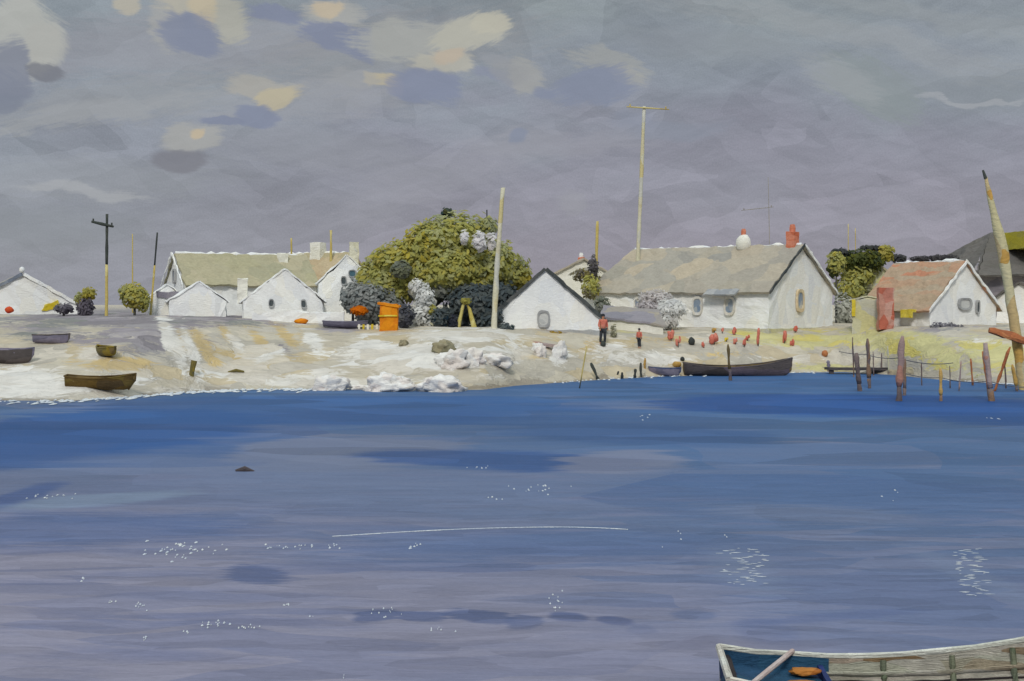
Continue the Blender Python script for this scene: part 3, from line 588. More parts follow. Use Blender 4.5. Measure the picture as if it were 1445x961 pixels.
def chimney(parent, loc, w_, h_, mat, pot=None, potmat=None, round_=False):
    bm = BM()
    x, y, z = loc
    if round_: blob(bm, (x, y, z + h_ / 2), (w_ / 2, w_ / 2, h_ / 2), 2, .12)
    else: box(bm, (x - w_ / 2, y - w_ / 2, z), (x + w_ / 2, y + w_ / 2, z + h_)); refine(bm, .3); wob(bm, .05, 2)
    c = obj('chimney', bm, mat, parent, smooth=round_)
    if pot:
        bm = BM(); tube(bm, [(x, y, z + h_ - .12), (x, y, z + h_ + pot * .5), (x, y, z + h_ + pot)], [pot * .42, pot * .46, pot * .36], 8); wob(bm, .03, 3)
        obj('chimney_pot', bm, potmat or BRICK, c)
    return c

def long_house(name, label, corner_px, Y, Lh, Wd, phi, eave, ridge, roofm, wallm=WHITE, group=None, hip=0.0, base_z=None, gable_right=True, trim=DARKTRIM, ridge_white=True, ov=.25):
    """house seen three-quarter: local +x runs along the ridge to the gable that shows, front wall at -Wd/2"""
    rot = -phi if gable_right else phi
    sgn = 1 if gable_right else -1
    Rm = Matrix.Rotation(rot, 3, 'Z')
    cw = Vector((PX(corner_px, Y), Y, 0)); lc = Vector((sgn * Lh / 2, -Wd / 2, 0))
    o = cw - Rm @ lc
    z = base_z if base_z is not None else gz(cw.x, Y)
    t = thing(name, label, 'house', (o.x, o.y, z), rot, group)
    x0, x1, y0, y1 = -Lh / 2, Lh / 2, -Wd / 2, Wd / 2
    bm = BM(); prism(bm, [(x0, y0, -1.2), (x0, y1, -1.2), (x0, y1, eave), (x0, 0, ridge - .05), (x0, y0, eave)], (Lh, 0, 0))
    if hip:
        for v in bm.verts:
            if abs(v.co.x - x0) < .01 and v.co.z > eave + .1: v.co.x += hip; v.co.z -= .1
    refine(bm, .4); wob(bm, .08, 1.5)
    obj('wall', bm, wallm, t)
    dz = (ridge - eave) / (Wd / 2)
    bm = BM()
    for s in (-1, 1):
        e = (x0 - .1, s * (Wd / 2 + ov), eave - dz * ov); r = (x0 - .1, 0, ridge)
        if hip and s == -1 or hip and s == 1:
            ee, rr = Vector(e), Vector(r) + Vector((hip if sgn > 0 else 0, 0, 0))
            n = Vector((0, s * dz, 1)).normalized() * .14
            L_e, L_r = Lh + .3, Lh + .3 - hip
            re_ = Vector((x0 - .1 + (hip if sgn > 0 else 0), 0, ridge))
            pts = [ee, ee + Vector((L_e, 0, 0)), re_ + Vector((L_r, 0, 0)), re_]
            a = [bm.verts.new(p) for p in pts]; b_ = [bm.verts.new(p + n) for p in pts]
            bm.faces.new(a); bm.faces.new(b_[::-1])
            for i in range(4): bm.faces.new([a[i], b_[i], b_[(i + 1) % 4], a[(i + 1) % 4]])
        else:
            roof_slab(bm, e, r, (Lh + .3, 0, 0))
    if hip:
        ze = eave - dz * ov
        prism(bm, [(x0 - .12, -(Wd / 2 + ov), ze), (x0 - .12, Wd / 2 + ov, ze), (x0 + hip - .02, 0, ridge)], (-.05, 0, .13))
    refine(bm, .4); wob(bm, .09, 1.5)
    obj('roof', bm, roofm, t)
    if trim:
        xe = sgn * (Lh / 2 + .22)
        for s in (-1, 1):
            bm = BM()
            prism(bm, [(xe, s * (Wd / 2 + ov), eave - dz * ov - .02), (xe, 0, ridge - .02), (xe, 0, ridge + .16), (xe, s * (Wd / 2 + ov), eave - dz * ov + .16)], (sgn * .07, 0, 0))
            refine(bm, .35); wob(bm, .07, 2.2)
            obj('barge_board', bm, trim if s == -1 else IMPASTO, t)
    if ridge_white:
        bm = BM(); lumps_along(bm, (x0 + (hip if sgn > 0 else 0), 0, ridge + .14), (x1, 0, ridge + .14), int(Lh * 1.5), .11, .5)
        obj('ridge_mortar', bm, IMPASTO, t, True)
    return t, (x0, x1, y0, y1)

def gable_house(name, label, prof, Y, depth, roofm, wallm=WHITE, base=None, yaw=0.0, trim=None, group=None, ov=.2, th=.13, fine=.35, amp=.09, cat='house'):
    """house whose gable faces the water: prof = [left base, left eave, apex, right eave, right base] in photo pixels"""
    cx = sum(p[0] for p in (prof[0], prof[-1])) / 2
    X0 = PX(cx, Y); z0 = PZ(max(prof[0][1], prof[-1][1]), Y)
    t = thing(name, label, cat, (X0, Y, z0), yaw - math.atan2(X0, Y) * 1.12, group)
    P = [Vector((PX(px, Y) - X0, 0, PZ(py, Y) - z0)) for px, py in prof]
    lo = P[0].copy(), P[-1].copy()
    poly = [P[0] - Vector((0, 0, 1.0))] + P[1:-1] + [P[-1] - Vector((0, 0, 1.0))]
    bm = BM(); prism(bm, poly, (0, depth, 0)); refine(bm, fine); wob(bm, amp, 1.5)
    obj('wall', bm, wallm, t)
    bm = BM()
    for e, a in ((P[1], P[2]), (P[3], P[2])):
        dirn = (a - e).normalized(); 
        roof_slab(bm, e - dirn * .22 + Vector((0, -ov, 0)), a + Vector((0, -ov, 0)), (0, depth + ov + .2, 0), th)
    refine(bm, fine); wob(bm, .08, 1.7)
    obj('roof', bm, roofm, t)
    if trim:
        bm = BM()
        for e, a, k in ((P[1], P[2], trim[1]), (P[3], P[2], trim[2])):
            if not k: continue
            dirn = (a - e).normalized()
            n = Vector((-dirn.z, 0, dirn.x)); n = n if n.z > 0 else -n
            s = e - dirn * .25
            bm = BM()
            prism(bm, [s + Vector((0, -ov - .08, 0)) - n * .04, a + Vector((0, -ov - .08, 0)) - n * .04, a + Vector((0, -ov - .08, 0)) + n * (th + .03), s + Vector((0, -ov - .08, 0)) + n * (th + .03)], (0, .07, 0))
            refine(bm, .3); wob(bm, .06, 2.5)
            obj('barge_board', bm, trim[0] if k is True else k, t)
    def L(px, py, off=-.02): return Vector((PX(px, Y) - X0, off, PZ(py, Y) - z0))
    return t, L, P

# main house
MY = 88.0
mh, (x0, x1, y0, y1) = long_house('long_house', 'largest white house, with long grey roof and bare gable end turned to the right', 1084, MY, 14.3, 8.6, R(40), 2.55, 5.5, ROOF_GREY, hip=1.2, base_z=PZ(468, MY))
def front_x(px):      # local x on the front wall for a photo column
    best = min((abs(CX + F * (mh.matrix_basis @ Vector((x, y0, 0))).x / (mh.matrix_basis @ Vector((x, y0, 0))).y - px), x) for x in np.arange(x0, x1, .05))
    return float(best[1])
bpy.context.view_layer.update()
for px in (903, 985, 1030):
    window(mh, (front_x(px), y0 - .07, 1.62), .78, 1.25, 0.0, GLASS, FRAME)
window(mh, (x1 + .07, -.35, 1.95), .95, 1.5, R(90), GLASS, FRAME_OCHRE)
chimney(mh, (front_x(962) + 2.2, -.2, 5.1), 1.05, 1.3, CREAM, .35, BRICK, round_=True)
chimney(mh, (front_x(1045) + 1.4, -.1, 5.2), .62, 1.25, BRICK, .45, BRICK)
bm = BM(); box(bm, (x0, y0 - .12, -.6), (x1 + .1, y0 - .01, .18)); box(bm, (x1 + .01, y0 - .12, -.6), (x1 + .12, y1, .18)); refine(bm, .6); wob(bm, .05, 2)
obj('plinth', bm, PALEYEL, mh)
bm = BM(); roof_slab(bm, (front_x(1000), y0 - .75, 2.25), (front_x(1000), y0 + .02, 2.62), (front_x(1045) - front_x(1000), 0, 0), .1); refine(bm, .4); wob(bm, .04, 2)
obj('door_hood', bm, GREYTRIM, mh)

# grey lean-to in front of the main house's left end
lt = thing('lean_to_shed', 'low lean-to with sloping grey violet roof in front of the long grey-roofed house', 'shed', at(880, 85.5))
Z0 = lt.location.z; Yl = 85.5
q = lambda px, py, Y: Vector((PX(px, Y), Y, PZ(py, Y))) - lt.location
bm = BM(); a, b_, c, d = q(846, 446, Yl), q(940, 458, Yl - .6), q(930, 437, Yl + 1.6), q(852, 431, Yl + 2.0)
vv = [bm.verts.new(p) for p in (a, b_, c, d)]; v2 = [bm.verts.new(p - Vector((0, 0, .12))) for p in (a, b_, c, d)]
bm.faces.new(vv); bm.faces.new(v2[::-1])
for i in range(4): bm.faces.new([vv[i], v2[i], v2[(i + 1) % 4], vv[(i + 1) % 4]])
refine(bm, .5); wob(bm, .06, 1.6)
obj('roof', bm, painted('violet_grey_sheet', [(142, 138, 146), (152, 146, 140), (132, 130, 140), (160, 152, 138)], .9, (.6, .6, 2)), lt)
bm = BM()
pts = [a + Vector((.15, .15, -.1)), b_ + Vector((-.15, .15, -.1)), c + Vector((-.15, -.1, -.1)), d + Vector((.15, -.1, -.1))]
lo = [Vector((p.x, p.y, -1.0)) for p in pts]
vt = [bm.verts.new(p) for p in pts]; vl = [bm.verts.new(p) for p in lo]
for i in range(4): bm.faces.new([vl[i], vl[(i + 1) % 4], vt[(i + 1) % 4], vt[i]])
bm.faces.new(vt); refine(bm, .5); wob(bm, .04, 2)
obj('wall', bm, CREAM, lt)

# centre cottage D
c1_, L_, P_ = gable_house('gabled_cottage', 'white cottage beside the big olive tree, plain gable facing the water under dark roof edges', [(706, 466), (706, 437), (770, 381), (852, 452), (852, 466)], 82.0, 6.0, ROOF_DARK, IMPASTO, trim=(DARKTRIM, True, True), amp=.11, ov=.08)
window(c1_, L_(767, 450, -.05), .75, 1.0, 0, PANE_GREY, GREYTRIM, name='door_opening')
bm = BM(); box(bm, L_(700, 476, -.25), L_(852, 466, .1)); refine(bm, .5); wob(bm, .08, 2); obj('plinth', bm, GREYTRIM, c1_)

# small cottage tucked behind
c2_, L_, P_ = gable_house('small_cottage', 'small pale cottage with orange chimney half hidden between two larger white houses', [(785, 450), (785, 386), (824, 366), (858, 386), (858, 450)], 104.0, 5.0, ROOF_GREY, CREAM)
chimney(c2_, L_(820, 378, 1.0), .5, .8, BRICK, .35, IMPASTO)

# left cluster
c3_, L_, P_ = gable_house('gabled_cottage', 'white cottage at the far left with blue grey roof edge and yellow stained corner', [(-14, 452), (-14, 412), (33, 388), (106, 430), (106, 446)], 88.0, 6.0, ROOF_GREY, IMPASTO, trim=(BLUEGREY, True, IMPASTO), amp=.12, ov=.08)
bm = BM(); blob(bm, L_(32, 381, .2), (.17, .17, .2), 2, .15); obj('finial', bm, IMPASTO, c3_, True)
bm = BM(); prism(bm, [L_(58, 438, -.12), L_(82, 437, -.12), L_(80, 424, -.12), L_(62, 430, -.12)], (0, .1, 0)); refine(bm, .3); wob(bm, .08, 2); obj('yellow_shutter', bm, YELLOW, c3_)

ah, (ax0, ax1, ay0, ay1) = long_house('long_house', 'low white house with long olive roof, its small gable at the left end', 262, 92.0, 9.0, 5.2, R(28), 1.55, 3.55, ROOF_OLIVE, gable_right=False, base_z=PZ(434, 92.0), trim=IMPASTO)
window(ah, (ax0 - .07, 0, 2.1), .5, 1.0, R(-90), BLUEGREY, GREYTRIM)
chimney(ah, (2.8, -.5, 3.0), .6, .75, CREAM)
c4_, L_, P_ = gable_house('white_outhouse', 'low white outhouse with pointed gable in front of the olive roofed house', [(240, 440), (240, 424), (282, 398), (318, 424), (318, 440)], 86.0, 3.0, IMPASTO, IMPASTO, amp=.14, ov=.04, th=.07)
c5_, L_, P_ = gable_house('white_outhouse', 'small white lean outhouse with violet grey band beside the round olive bush', [(212, 440), (212, 420), (236, 402), (262, 422), (262, 440)], 88.0, 2.6, IMPASTO, IMPASTO, amp=.14, ov=.04, th=.07)
bm = BM(); box(bm, L_(222, 420, -.16), L_(252, 412, .0)); refine(bm, .4); wob(bm, .08, 2); obj('shutter', bm, painted('violet_shutter', [(126, 122, 134), (138, 134, 142)], 2), c5_)

c6_, L_, P_ = gable_house('gabled_cottage', 'white cottage with two dark little windows, its gable in front of the salmon roof', [(344, 452), (344, 425), (402, 380), (456, 424), (456, 448)], 84.0, 6.0, IMPASTO, IMPASTO, amp=.15, ov=.04, th=.07)
window(c6_, L_(383, 428, -.05), .32, .5, 0, PANE_DARK, GREYTRIM); window(c6_, L_(428, 429, -.05), .32, .55, 0, PANE_DARK, GREYTRIM)
bm = BM(); box(bm, L_(336, 428, .3), L_(350, 393, .9)); refine(bm, .3); wob(bm, .07, 2); obj('chimney', bm, CREAM, c6_)
c7_, L_, P_ = gable_house('gabled_cottage', 'white cottage with tiny teal window under its peak, left of the big tree', [(450, 448), (450, 398), (490, 361), (522, 392), (522, 448)], 90.0, 6.0, IMPASTO, IMPASTO, amp=.14, ov=.04, th=.07)
window(c7_, L_(497, 386, -.05), .5, .5, 0, painted('teal_pane', [(70, 100, 116), (84, 116, 130)], 3), GREYTRIM); window(c7_, L_(485, 396, -.05), .35, .6, 0, PANE_DARK, GREYTRIM)
bm = BM(); box(bm, L_(494, 380, 1.5), L_(507, 340, 2.1)); refine(bm, .3); wob(bm, .06, 2); obj('chimney', bm, POLE_CREAM, c7_)
c8_, (bx0, bx1, by0, by1) = long_house('roadside_house', 'house showing mainly a salmon and olive roof with a round white chimney', 470, 98.0, 5.5, 5.0, R(25), 2.4, 4.4, ROOF_SALMON, base_z=PZ(446, 98.0), trim=None)
chimney(c8_, (.1, -.3, 4.0), .85, 1.25, CREAM)
wl_ = make('garden_wall', lambda bm: box(bm, (PX(356, 82.8), 82.6, gz(PX(420, 82.8), 82.8) - .5), (PX(486, 82.8), 83.0, gz(PX(420, 82.8), 82.8) + .62)), IMPASTO, amp=.13, fine=.4, scale=1.1)
tag(wl_, 'low whitewashed wall along the foot of the cottages left of the tree', 'wall')

# right: red-roofed house
rh, (rx0, rx1, ry0, ry1) = long_house('red_roof_house', 'white house with patchy red brown roof and white gable, behind the pile stumps', 1312, 86.0, 5.4, 6.4, R(56), 1.15, 3.95, ROOF_RED, IMPASTO, base_z=PZ(460, 86.0), trim=IMPASTO, ov=.35)
window(rh, (rx1 + .08, .0, 1.35), 1.25, .75, R(90), PANE_GREY, GREYTRIM); window(rh, (rx1 + .08, 1.25, 1.15), .3, .9, R(90), PANE_DARK, GREYTRIM)
bm = BM(); box(bm, (1.0, ry0 - .6, .85), (2.0, ry0 - .1, 1.0)); box(bm, (1.0, ry0 - .65, .5), (1.9, ry0 - .58, 1.0)); refine(bm, .4); wob(bm, .05, 2); obj('awning', bm, YELLOW, rh)
bm = BM(); box(bm, (-.9, ry0 - .1, -.3), (-.1, ry0 + .05, 1.05)); refine(bm, .4); wob(bm, .05, 2); obj('door', bm, RED, rh)
pp = make('gate_pillar', lambda bm: box(bm, (-.48, -.3, -.1), (.42, .3, 2.5)), PINK, amp=.09, fine=.4, scale=1.6); pp.location = (PX(1250, 85.6), 85.6, PZ(464, 85.6))
tag(pp, 'stout brick pink pillar in front of the red brown roof', 'pillar')
sh, L_, P_ = gable_house('garden_shed', 'small grey and yellow shed standing just left of the brick pink pillar', [(1203, 462), (1203, 424), (1224, 420), (1243, 423), (1243, 462)], 87.0, 2.2, PALEYEL, PALEYEL, amp=.09, ov=.03, th=.08, cat='shed')
bm = BM(); box(bm, L_(1203, 446, -.1), L_(1208, 423, -.0)); refine(bm, .3); wob(bm, .04, 2); obj('door', bm, YELLOW, sh)
hh_, L_, P_ = gable_house('roadside_house', 'house with grey green plastered front seen above the small yellow shed', [(1208, 460), (1208, 398), (1235, 372), (1262, 392), (1262, 460)], 101.0, 6.0, ROOF_OLIVE, PALEYEL, amp=.06)
# dark barn
db, (dx0, dx1, dy0, dy1) = long_house('dark_barn', 'large barn with dark slate roof and yellow green dormer at the right edge', 1352, 104.0, 17.0, 11.0, R(-12), 3.0, 5.9, ROOF_DARK, painted('barn_wall', [(140, 134, 140), (152, 146, 146), (128, 124, 132)], 1.0), hip=4.2, base_z=2.2, gable_right=True, trim=None, ridge_white=False, ov=.9)
db.rotation_euler.z = R(8); db.location = (PX(1488, 106.0), 108.0, 3.5)
bm = BM(); prism(bm, [(-4.6, dy0 - .4, 4.6), (1.5, dy0 - .4, 4.6), (1.5, dy0 - .4, 5.85), (-4.6, dy0 - .4, 5.85)], (0, 3.4, 0)); refine(bm, .6); wob(bm, .06); obj('dormer', bm, painted('yellow_green_boards', [(178, 168, 62), (190, 176, 50), (166, 160, 84)], 1.2, (.5, .5, 2)), db)
nb, L_, P_ = gable_house('white_outhouse', 'white outhouse behind the tall leaning mast at the right edge', [(1408, 462), (1408, 420), (1440, 400), (1480, 424), (1480, 462)], 93.0, 4.0, ROOF_DARK, WHITE, amp=.07)

# orange hut
oh = thing('beach_hut', 'narrow bright orange hut on the sand in front of the big tree', 'hut', (PX(549, 79.0), 79.0, PZ(479, 79.0)))
make('wall', lambda bm: box(bm, (-.5, -.4, -.5), (.5, .5, 1.95)), ORANGE, oh, .07, .35)
make('roof', lambda bm: prism(bm, [(-.6, -.5, 1.95), (.6, -.5, 1.8), (.6, -.5, 1.92), (-.6, -.5, 2.08)], (0, 1.1, 0)), ORANGE, oh, .05, .35)
make('lintel', lambda bm: box(bm, (-.55, -.52, 1.3), (.5, -.44, 1.38)), YELLOW, oh, .03, .3)
fn = thing('picket_fence', 'low cream and yellow picket fence left of the orange hut', 'fence', (PX(523, 79.5), 79.5, PZ(474, 79.5)))
for z in (.2, .5): make('rail', lambda bm: box(bm, (-.75, -.03, z), (.7, .03, z + .09)), POLE_CREAM, fn, .02, .4)
for i in range(6):
    o = make('picket', lambda bm: box(bm, (-.06, -.07, -.25), (.06, -.03, .66)), YELLOW if i % 2 else CREAM, fn, .02, .3); o.location.x = -.65 + i * .25

# ------------------------------------------------------------------ foliage
def crown(name, blobs, leaf, parent=None, dens=1.0, loc=(0, 0, 0)):
    """many leaf dabs spread through uneven clumps; each clump has its own leaf colours; blobs in world coords"""
    co, fc, tint, nrms = [], [], [], []
    loc = Vector(loc)
    for (c, r, cols, n) in blobs:
        c = Vector(c) - loc; off = Vector((random.uniform(-50, 50),) * 3)
        for _ in range(int(n * dens)):
            d = Vector((random.gauss(0, 1), random.gauss(0, 1), random.gauss(0, 1))).normalized()
            bump = 1 + .30 * noise.noise(d * 1.8 + off) + .15 * noise.noise(d * 4.5 + off)
            rad = random.random() ** .38 * bump * (1.0 if random.random() < .93 else random.uniform(1.0, 1.18))
            p = c + Vector((d.x * r[0], d.y * r[1], d.z * r[2])) * rad
            k = noise.noise(p * .9 + off)
            base = cols[int(min(max((k * .9 + .5), 0), .999) * len(cols))] if random.random() < .75 else random.choice(cols)
            jit = random.uniform(.92, 1.08)
            nrm = (d + Vector((random.uniform(-1, 1), random.uniform(-1, 1), random.uniform(-1, 1))) * .35 + Vector((0, -.6, .6))).normalized()
            u = nrm.orthogonal().normalized(); u = Matrix.Rotation(random.uniform(0, 6.28), 3, nrm) @ u; v = nrm.cross(u)
            s = leaf * random.uniform(.55, 1.25); i0 = len(co)
            for a_, l_, w2 in ((0, 1, .0), (1, .45, .42), (2, -.45, .38), (3, -1, .0), (4, -.4, -.40), (5, .5, -.38)):
                co.append(p + u * l_ * s + v * w2 * s + nrm * (-.12 * s * (abs(l_) > .8)))
            fc.append([i0 + j for j in range(6)]); nrms += [(d * .75 + nrm * .45 + Vector((0, 0, .2))).normalized()] * 6
            tint += [L3(tuple(min(255, x * jit) for x in base)) + (1,)] * 6
    me = bpy.data.meshes.new(name); me.from_pydata(co, [], fc); me.update()
    at_ = me.color_attributes.new('tint', 'FLOAT_COLOR', 'POINT'); at_.data.foreach_set('color', np.array(tint, np.float32).ravel())
    me.materials.append(LEAF)
    me.polygons.foreach_set('use_smooth', [True] * len(me.polygons))
    me.normals_split_custom_set_from_vertices(nrms)
    o = bpy.data.objects.new(name, me); COL.objects.link(o)
    if parent: o.parent = parent
    return o
def B(px, py, rx, ry, Y, cols, n, dep=None):
    k = Y / F
    return ((PX(px, Y), Y, PZ(py, Y)), (rx * k, (dep or (rx + ry) / 2) * k, ry * k), cols, n)
OL = [(184, 182, 102), (188, 184, 106), (180, 180, 112), (194, 185, 98), (186, 186, 130), (178, 180, 122)]
OLG = [(184, 187, 148), (178, 183, 144), (186, 187, 138), (182, 182, 122)]
OLY = [(194, 180, 78), (188, 176, 82), (176, 170, 90), (198, 186, 104)]
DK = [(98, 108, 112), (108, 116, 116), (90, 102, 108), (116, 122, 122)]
GG = [(140, 144, 138), (146, 148, 140), (132, 138, 124), (138, 142, 116)]
GRY = [(158, 162, 160), (148, 154, 154), (166, 168, 166)]
TY = 87.0
tb = at(592, TY)
tr = thing('olive_tree', 'big round olive green tree with pale trunk, the tallest tree on the shore', 'tree', tb)
tre = crown('crown', [
    B(640, 338, 56, 36, TY, OLG + OL, 1700), B(605, 348, 40, 34, TY - .6, OLY + OL, 900), B(575, 372, 46, 32, TY - .5, OLY + OL, 1100), B(543, 378, 28, 30, TY, OL, 600), B(545, 400, 30, 24, TY - .6, OL, 600), B(560, 412, 26, 16, TY - 1, OL, 380),
    B(632, 382, 58, 34, TY - .8, OL, 1700), B(600, 396, 40, 22, TY - 1.2, OL, 700), B(690, 372, 48, 34, TY - .2, OL + OLG, 1200), B(720, 388, 30, 22, TY, OL, 600), B(737, 396, 16, 12, TY, OLY, 200), B(664, 402, 34, 18, TY - .9, OL, 600), B(566, 380, 14, 12, TY - 2.6, GG, 160), B(688, 320, 14, 14, TY, OLG, 160),
    B(622, 408, 20, 16, TY - 1.5, GG, 240), B(520, 390, 18, 18, TY, OL, 240)], .19, tr, 2.5, loc=tb)
def wpt(px, py, Y): return Vector((PX(px, Y), Y, PZ(py, Y)))
def limb(parent, pts, rads, mat, name='trunk', ref=None, amp=.05):
    bm = BM(); ref = ref if ref is not None else Vector(parent.location)
    tube(bm, [Vector(p) - ref for p in pts], rads, 10); refine(bm, .5, 3); wob(bm, amp, 1.8)
    return obj(name, bm, mat, parent, True)
limb(tr, [wpt(612, 478, TY - 2.2), wpt(604, 455, TY - 2.1), wpt(594, 428, TY - 2), wpt(586, 408, TY - 1.8), wpt(580, 396, TY - 1)], [.55, .52, .62, .5, .26], TRUNK_WHITE, amp=.10)
limb(tr, [wpt(606, 450, TY - 2), wpt(612, 425, TY - 1.9), wpt(604, 404, TY - 1.7), wpt(596, 388, TY - 1)], [.2, .2, .18, .1], TRUNK_WHITE, 'limb')
limb(tr, [wpt(598, 440, TY - 2), wpt(640, 410, TY - .5), wpt(665, 380, TY)], [.18, .14, .06], TRUNK_DARK, 'limb')
limb(tr, [wpt(594, 428, TY - 2), wpt(560, 400, TY - 1), wpt(548, 380, TY)], [.16, .12, .06], TRUNK_DARK, 'limb')
for px, py, rx, ry, dy, n in ((655, 336, 6, 11, 2.4, 60), (677, 340, 10, 15, 2.6, 150), (694, 342, 7, 15, 1.6, 60)):
    crown('sky_gap_leaves', [B(px, py, rx, ry, TY - dy, [(240, 236, 236), (230, 228, 230)], n)], .2, tr, loc=tb)  # white leaves paint the bright sky showing through gaps in the crown
crt = crown('treetop_tuft', [B(631, 300, 9, 7, TY, [(70, 92, 92), (84, 96, 84), (96, 98, 60)], 90)], .2, tr, loc=tb)
# shade of the lower crown, painted as blue black leaves under the tree
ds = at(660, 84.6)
sd = thing('tree_shade_leaves', 'broad blue black leaf mass standing for the shade under the right half of the big tree', 'shrub', ds)
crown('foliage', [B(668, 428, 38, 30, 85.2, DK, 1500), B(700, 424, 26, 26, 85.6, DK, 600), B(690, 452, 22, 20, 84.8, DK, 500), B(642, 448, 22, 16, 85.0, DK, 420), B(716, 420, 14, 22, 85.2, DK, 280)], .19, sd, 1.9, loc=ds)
limb(sd, [wpt(645, 478, 83.4), wpt(648, 455, 83.4), wpt(653, 434, 83.4), wpt(656, 424, 83.4)], [.12, .12, .09, .07], TRUNK_YEL, 'stem', amp=.03)
limb(sd, [wpt(672, 478, 83.3), wpt(668, 458, 83.3), wpt(662, 436, 83.4), wpt(656, 424, 83.4)], [.22, .16, .10, .07], TRUNK_YEL, 'stem', amp=.03)
crown('yellow_tuft', [B(657, 424, 8, 4, 83.3, OLY, 45)], .16, sd, loc=ds)
def bush(label, blobs, leaf=.2, name='bush', stem=None, cat='bush', base=None):
    c0 = blobs[0][0]
    px0 = CX + c0[0] / c0[1] * F
    loc = Vector((c0[0], c0[1], gz(c0[0], c0[1])))
    t = thing(name, label, cat, loc)
    crown('foliage', blobs, leaf * .72, t, 1.9, loc=loc)
    top = Vector(c0)
    bm = BM(); tube(bm, [Vector((0, 0, -.3)), (top - loc) * .6, (top - loc) * .95], [.09, .07, .03], 6); obj('stem', bm, TRUNK_DARK, t)
    return t
bush('ragged white blossoming shrub hugging the pale tree trunk', [B(600, 424, 13, 24, 83.9, [(236, 236, 234), (228, 229, 228), (240, 240, 238)], 300), B(590, 448, 16, 20, 83.7, [(236, 236, 234), (224, 224, 220), (240, 240, 238)], 300), B(610, 458, 14, 12, 83.6, [(230, 230, 226), (214, 210, 180)], 160), B(588, 404, 10, 12, 84.2, [(232, 232, 230), (240, 240, 238)], 100)])
bush('small teal black bush with a yellow foot, just right of the pale tree trunk', [B(618, 450, 17, 17, 83.6, DK + [(40, 62, 78)], 360), B(610, 438, 8, 8, 83.6, OL, 80), B(622, 466, 9, 4, 83.3, OLY, 50)])
bush('slim dark bush between the teal bush and the yellow stems', [B(640, 458, 7, 16, 83.4, [(58, 62, 78), (66, 68, 80), (50, 56, 68)], 150)], .16)
bush('small dark clump against the left corner of the plain gable cottage', [B(704, 446, 7, 10, 80.6, DK, 90), B(713, 462, 12, 7, 80.4, DK + [(34, 66, 66)], 110)], .16)
bush('soft grey bush with one orange blossom patch, left of the orange hut', [B(498, 420, 18, 24, 85, GRY, 520), B(520, 428, 28, 28, 85, GRY, 700), B(548, 430, 22, 26, 85.4, GRY + GG, 420), B(507, 438, 11, 6, 83.4, [(222, 128, 20), (212, 116, 20)], 170)], .24)
bush('dark grey bush between the orange hut and the pale trunk', [B(572, 446, 13, 18, 82, [(104, 104, 112), (116, 116, 120), (94, 96, 106)], 260)], .2)
bush('round yellow olive bush on the dark bank at the left', [B(190, 418, 20, 18, 86, OL + OLY, 520), B(180, 412, 13, 12, 86, OL, 160), B(202, 424, 10, 14, 86, OL, 150)], .2)
bush('two toned bush with yellow top and violet grey foot beside the crossed pole', [B(120, 432, 12, 18, 85, [(124, 118, 130), (114, 110, 122), (134, 128, 136)], 330), B(126, 414, 11, 9, 84.8, OLY, 130), B(112, 422, 7, 10, 84.8, OL, 80)], .18)
bush('low violet grey bush at the corner of the far left cottage', [B(90, 435, 14, 7, 84, [(118, 114, 124), (130, 126, 134)], 180)], .18)
bush('dark olive bush beside the gable end of the long house', [B(1180, 372, 13, 18, 100, OL + [(84, 92, 60)], 360), B(1215, 368, 36, 16, 101, [(92, 100, 56), (108, 112, 50), (80, 90, 60)], 800), B(1246, 358, 16, 12, 101, OLY, 260), B(1186, 356, 14, 6, 101, [(78, 82, 84), (90, 92, 92)], 110), B(1230, 350, 16, 4, 101, [(82, 84, 86), (94, 96, 94)], 90), B(1212, 386, 26, 18, 101, OL, 400), B(1200, 408, 24, 24, 100.5, OL + [(150, 152, 110)], 420), B(1225, 430, 26, 22, 100.5, [(166, 166, 130), (176, 174, 146), (150, 152, 118)], 420), B(1192, 436, 14, 24, 99.5, [(198, 198, 188), (176, 178, 168)], 240)], .26)
bush('dark ragged bush with olive foot beside the orange chimney of the small cottage', [B(837, 376, 7, 16, 97, [(104, 100, 104), (114, 110, 112)], 150), B(826, 388, 22, 10, 97.5, [(140, 132, 104), (124, 118, 108), (150, 140, 92)], 220), B(834, 404, 14, 18, 96, OL + [(140, 134, 108)], 260)], .2)
bush('low grey bush against the front wall at the left end of the long house', [B(850, 432, 11, 14, 90, GG, 240), B(862, 440, 10, 9, 89.6, GG, 120)], .18)
bush('pale blossom bush at the middle of the long house front', [B(925, 422, 26, 15, 89.4, [(216, 210, 208), (222, 218, 216), (208, 202, 200), (226, 224, 222)], 520)], .2)
bush('large white blossoming bush beside the middle window of the long house', [B(945, 436, 26, 14, 88.6, [(232, 232, 230), (236, 236, 234), (226, 226, 226)], 520), B(938, 454, 22, 12, 88.0, [(226, 226, 224), (214, 210, 206)], 240), B(915, 436, 20, 12, 88.6, [(212, 206, 206), (200, 194, 196)], 240), B(930, 444, 18, 10, 88.4, [(230, 230, 228), (234, 234, 232)], 220)], .2)
bush('dark low scrub above the ridge of the red brown roof', [B(1330, 364, 24, 5, 104, [(80, 78, 82), (92, 90, 92)], 200), B(1300, 365, 16, 4, 104, [(80, 78, 82), (92, 90, 92)], 120), B(1268, 364, 12, 6, 104, [(86, 86, 88), (96, 96, 94)], 120)], .2)
bush('grey violet weeds at the foot of the white gable of the red brown roof', [B(1335, 462, 24, 7, 84, [(126, 124, 136), (138, 136, 142), (114, 114, 120)], 160)], .18)
bush('pale straw weeds beside the low grey lean-to', [B(866, 470, 5, 14, 82, [(196, 196, 150), (206, 202, 170), (150, 148, 128)], 90)], .14)
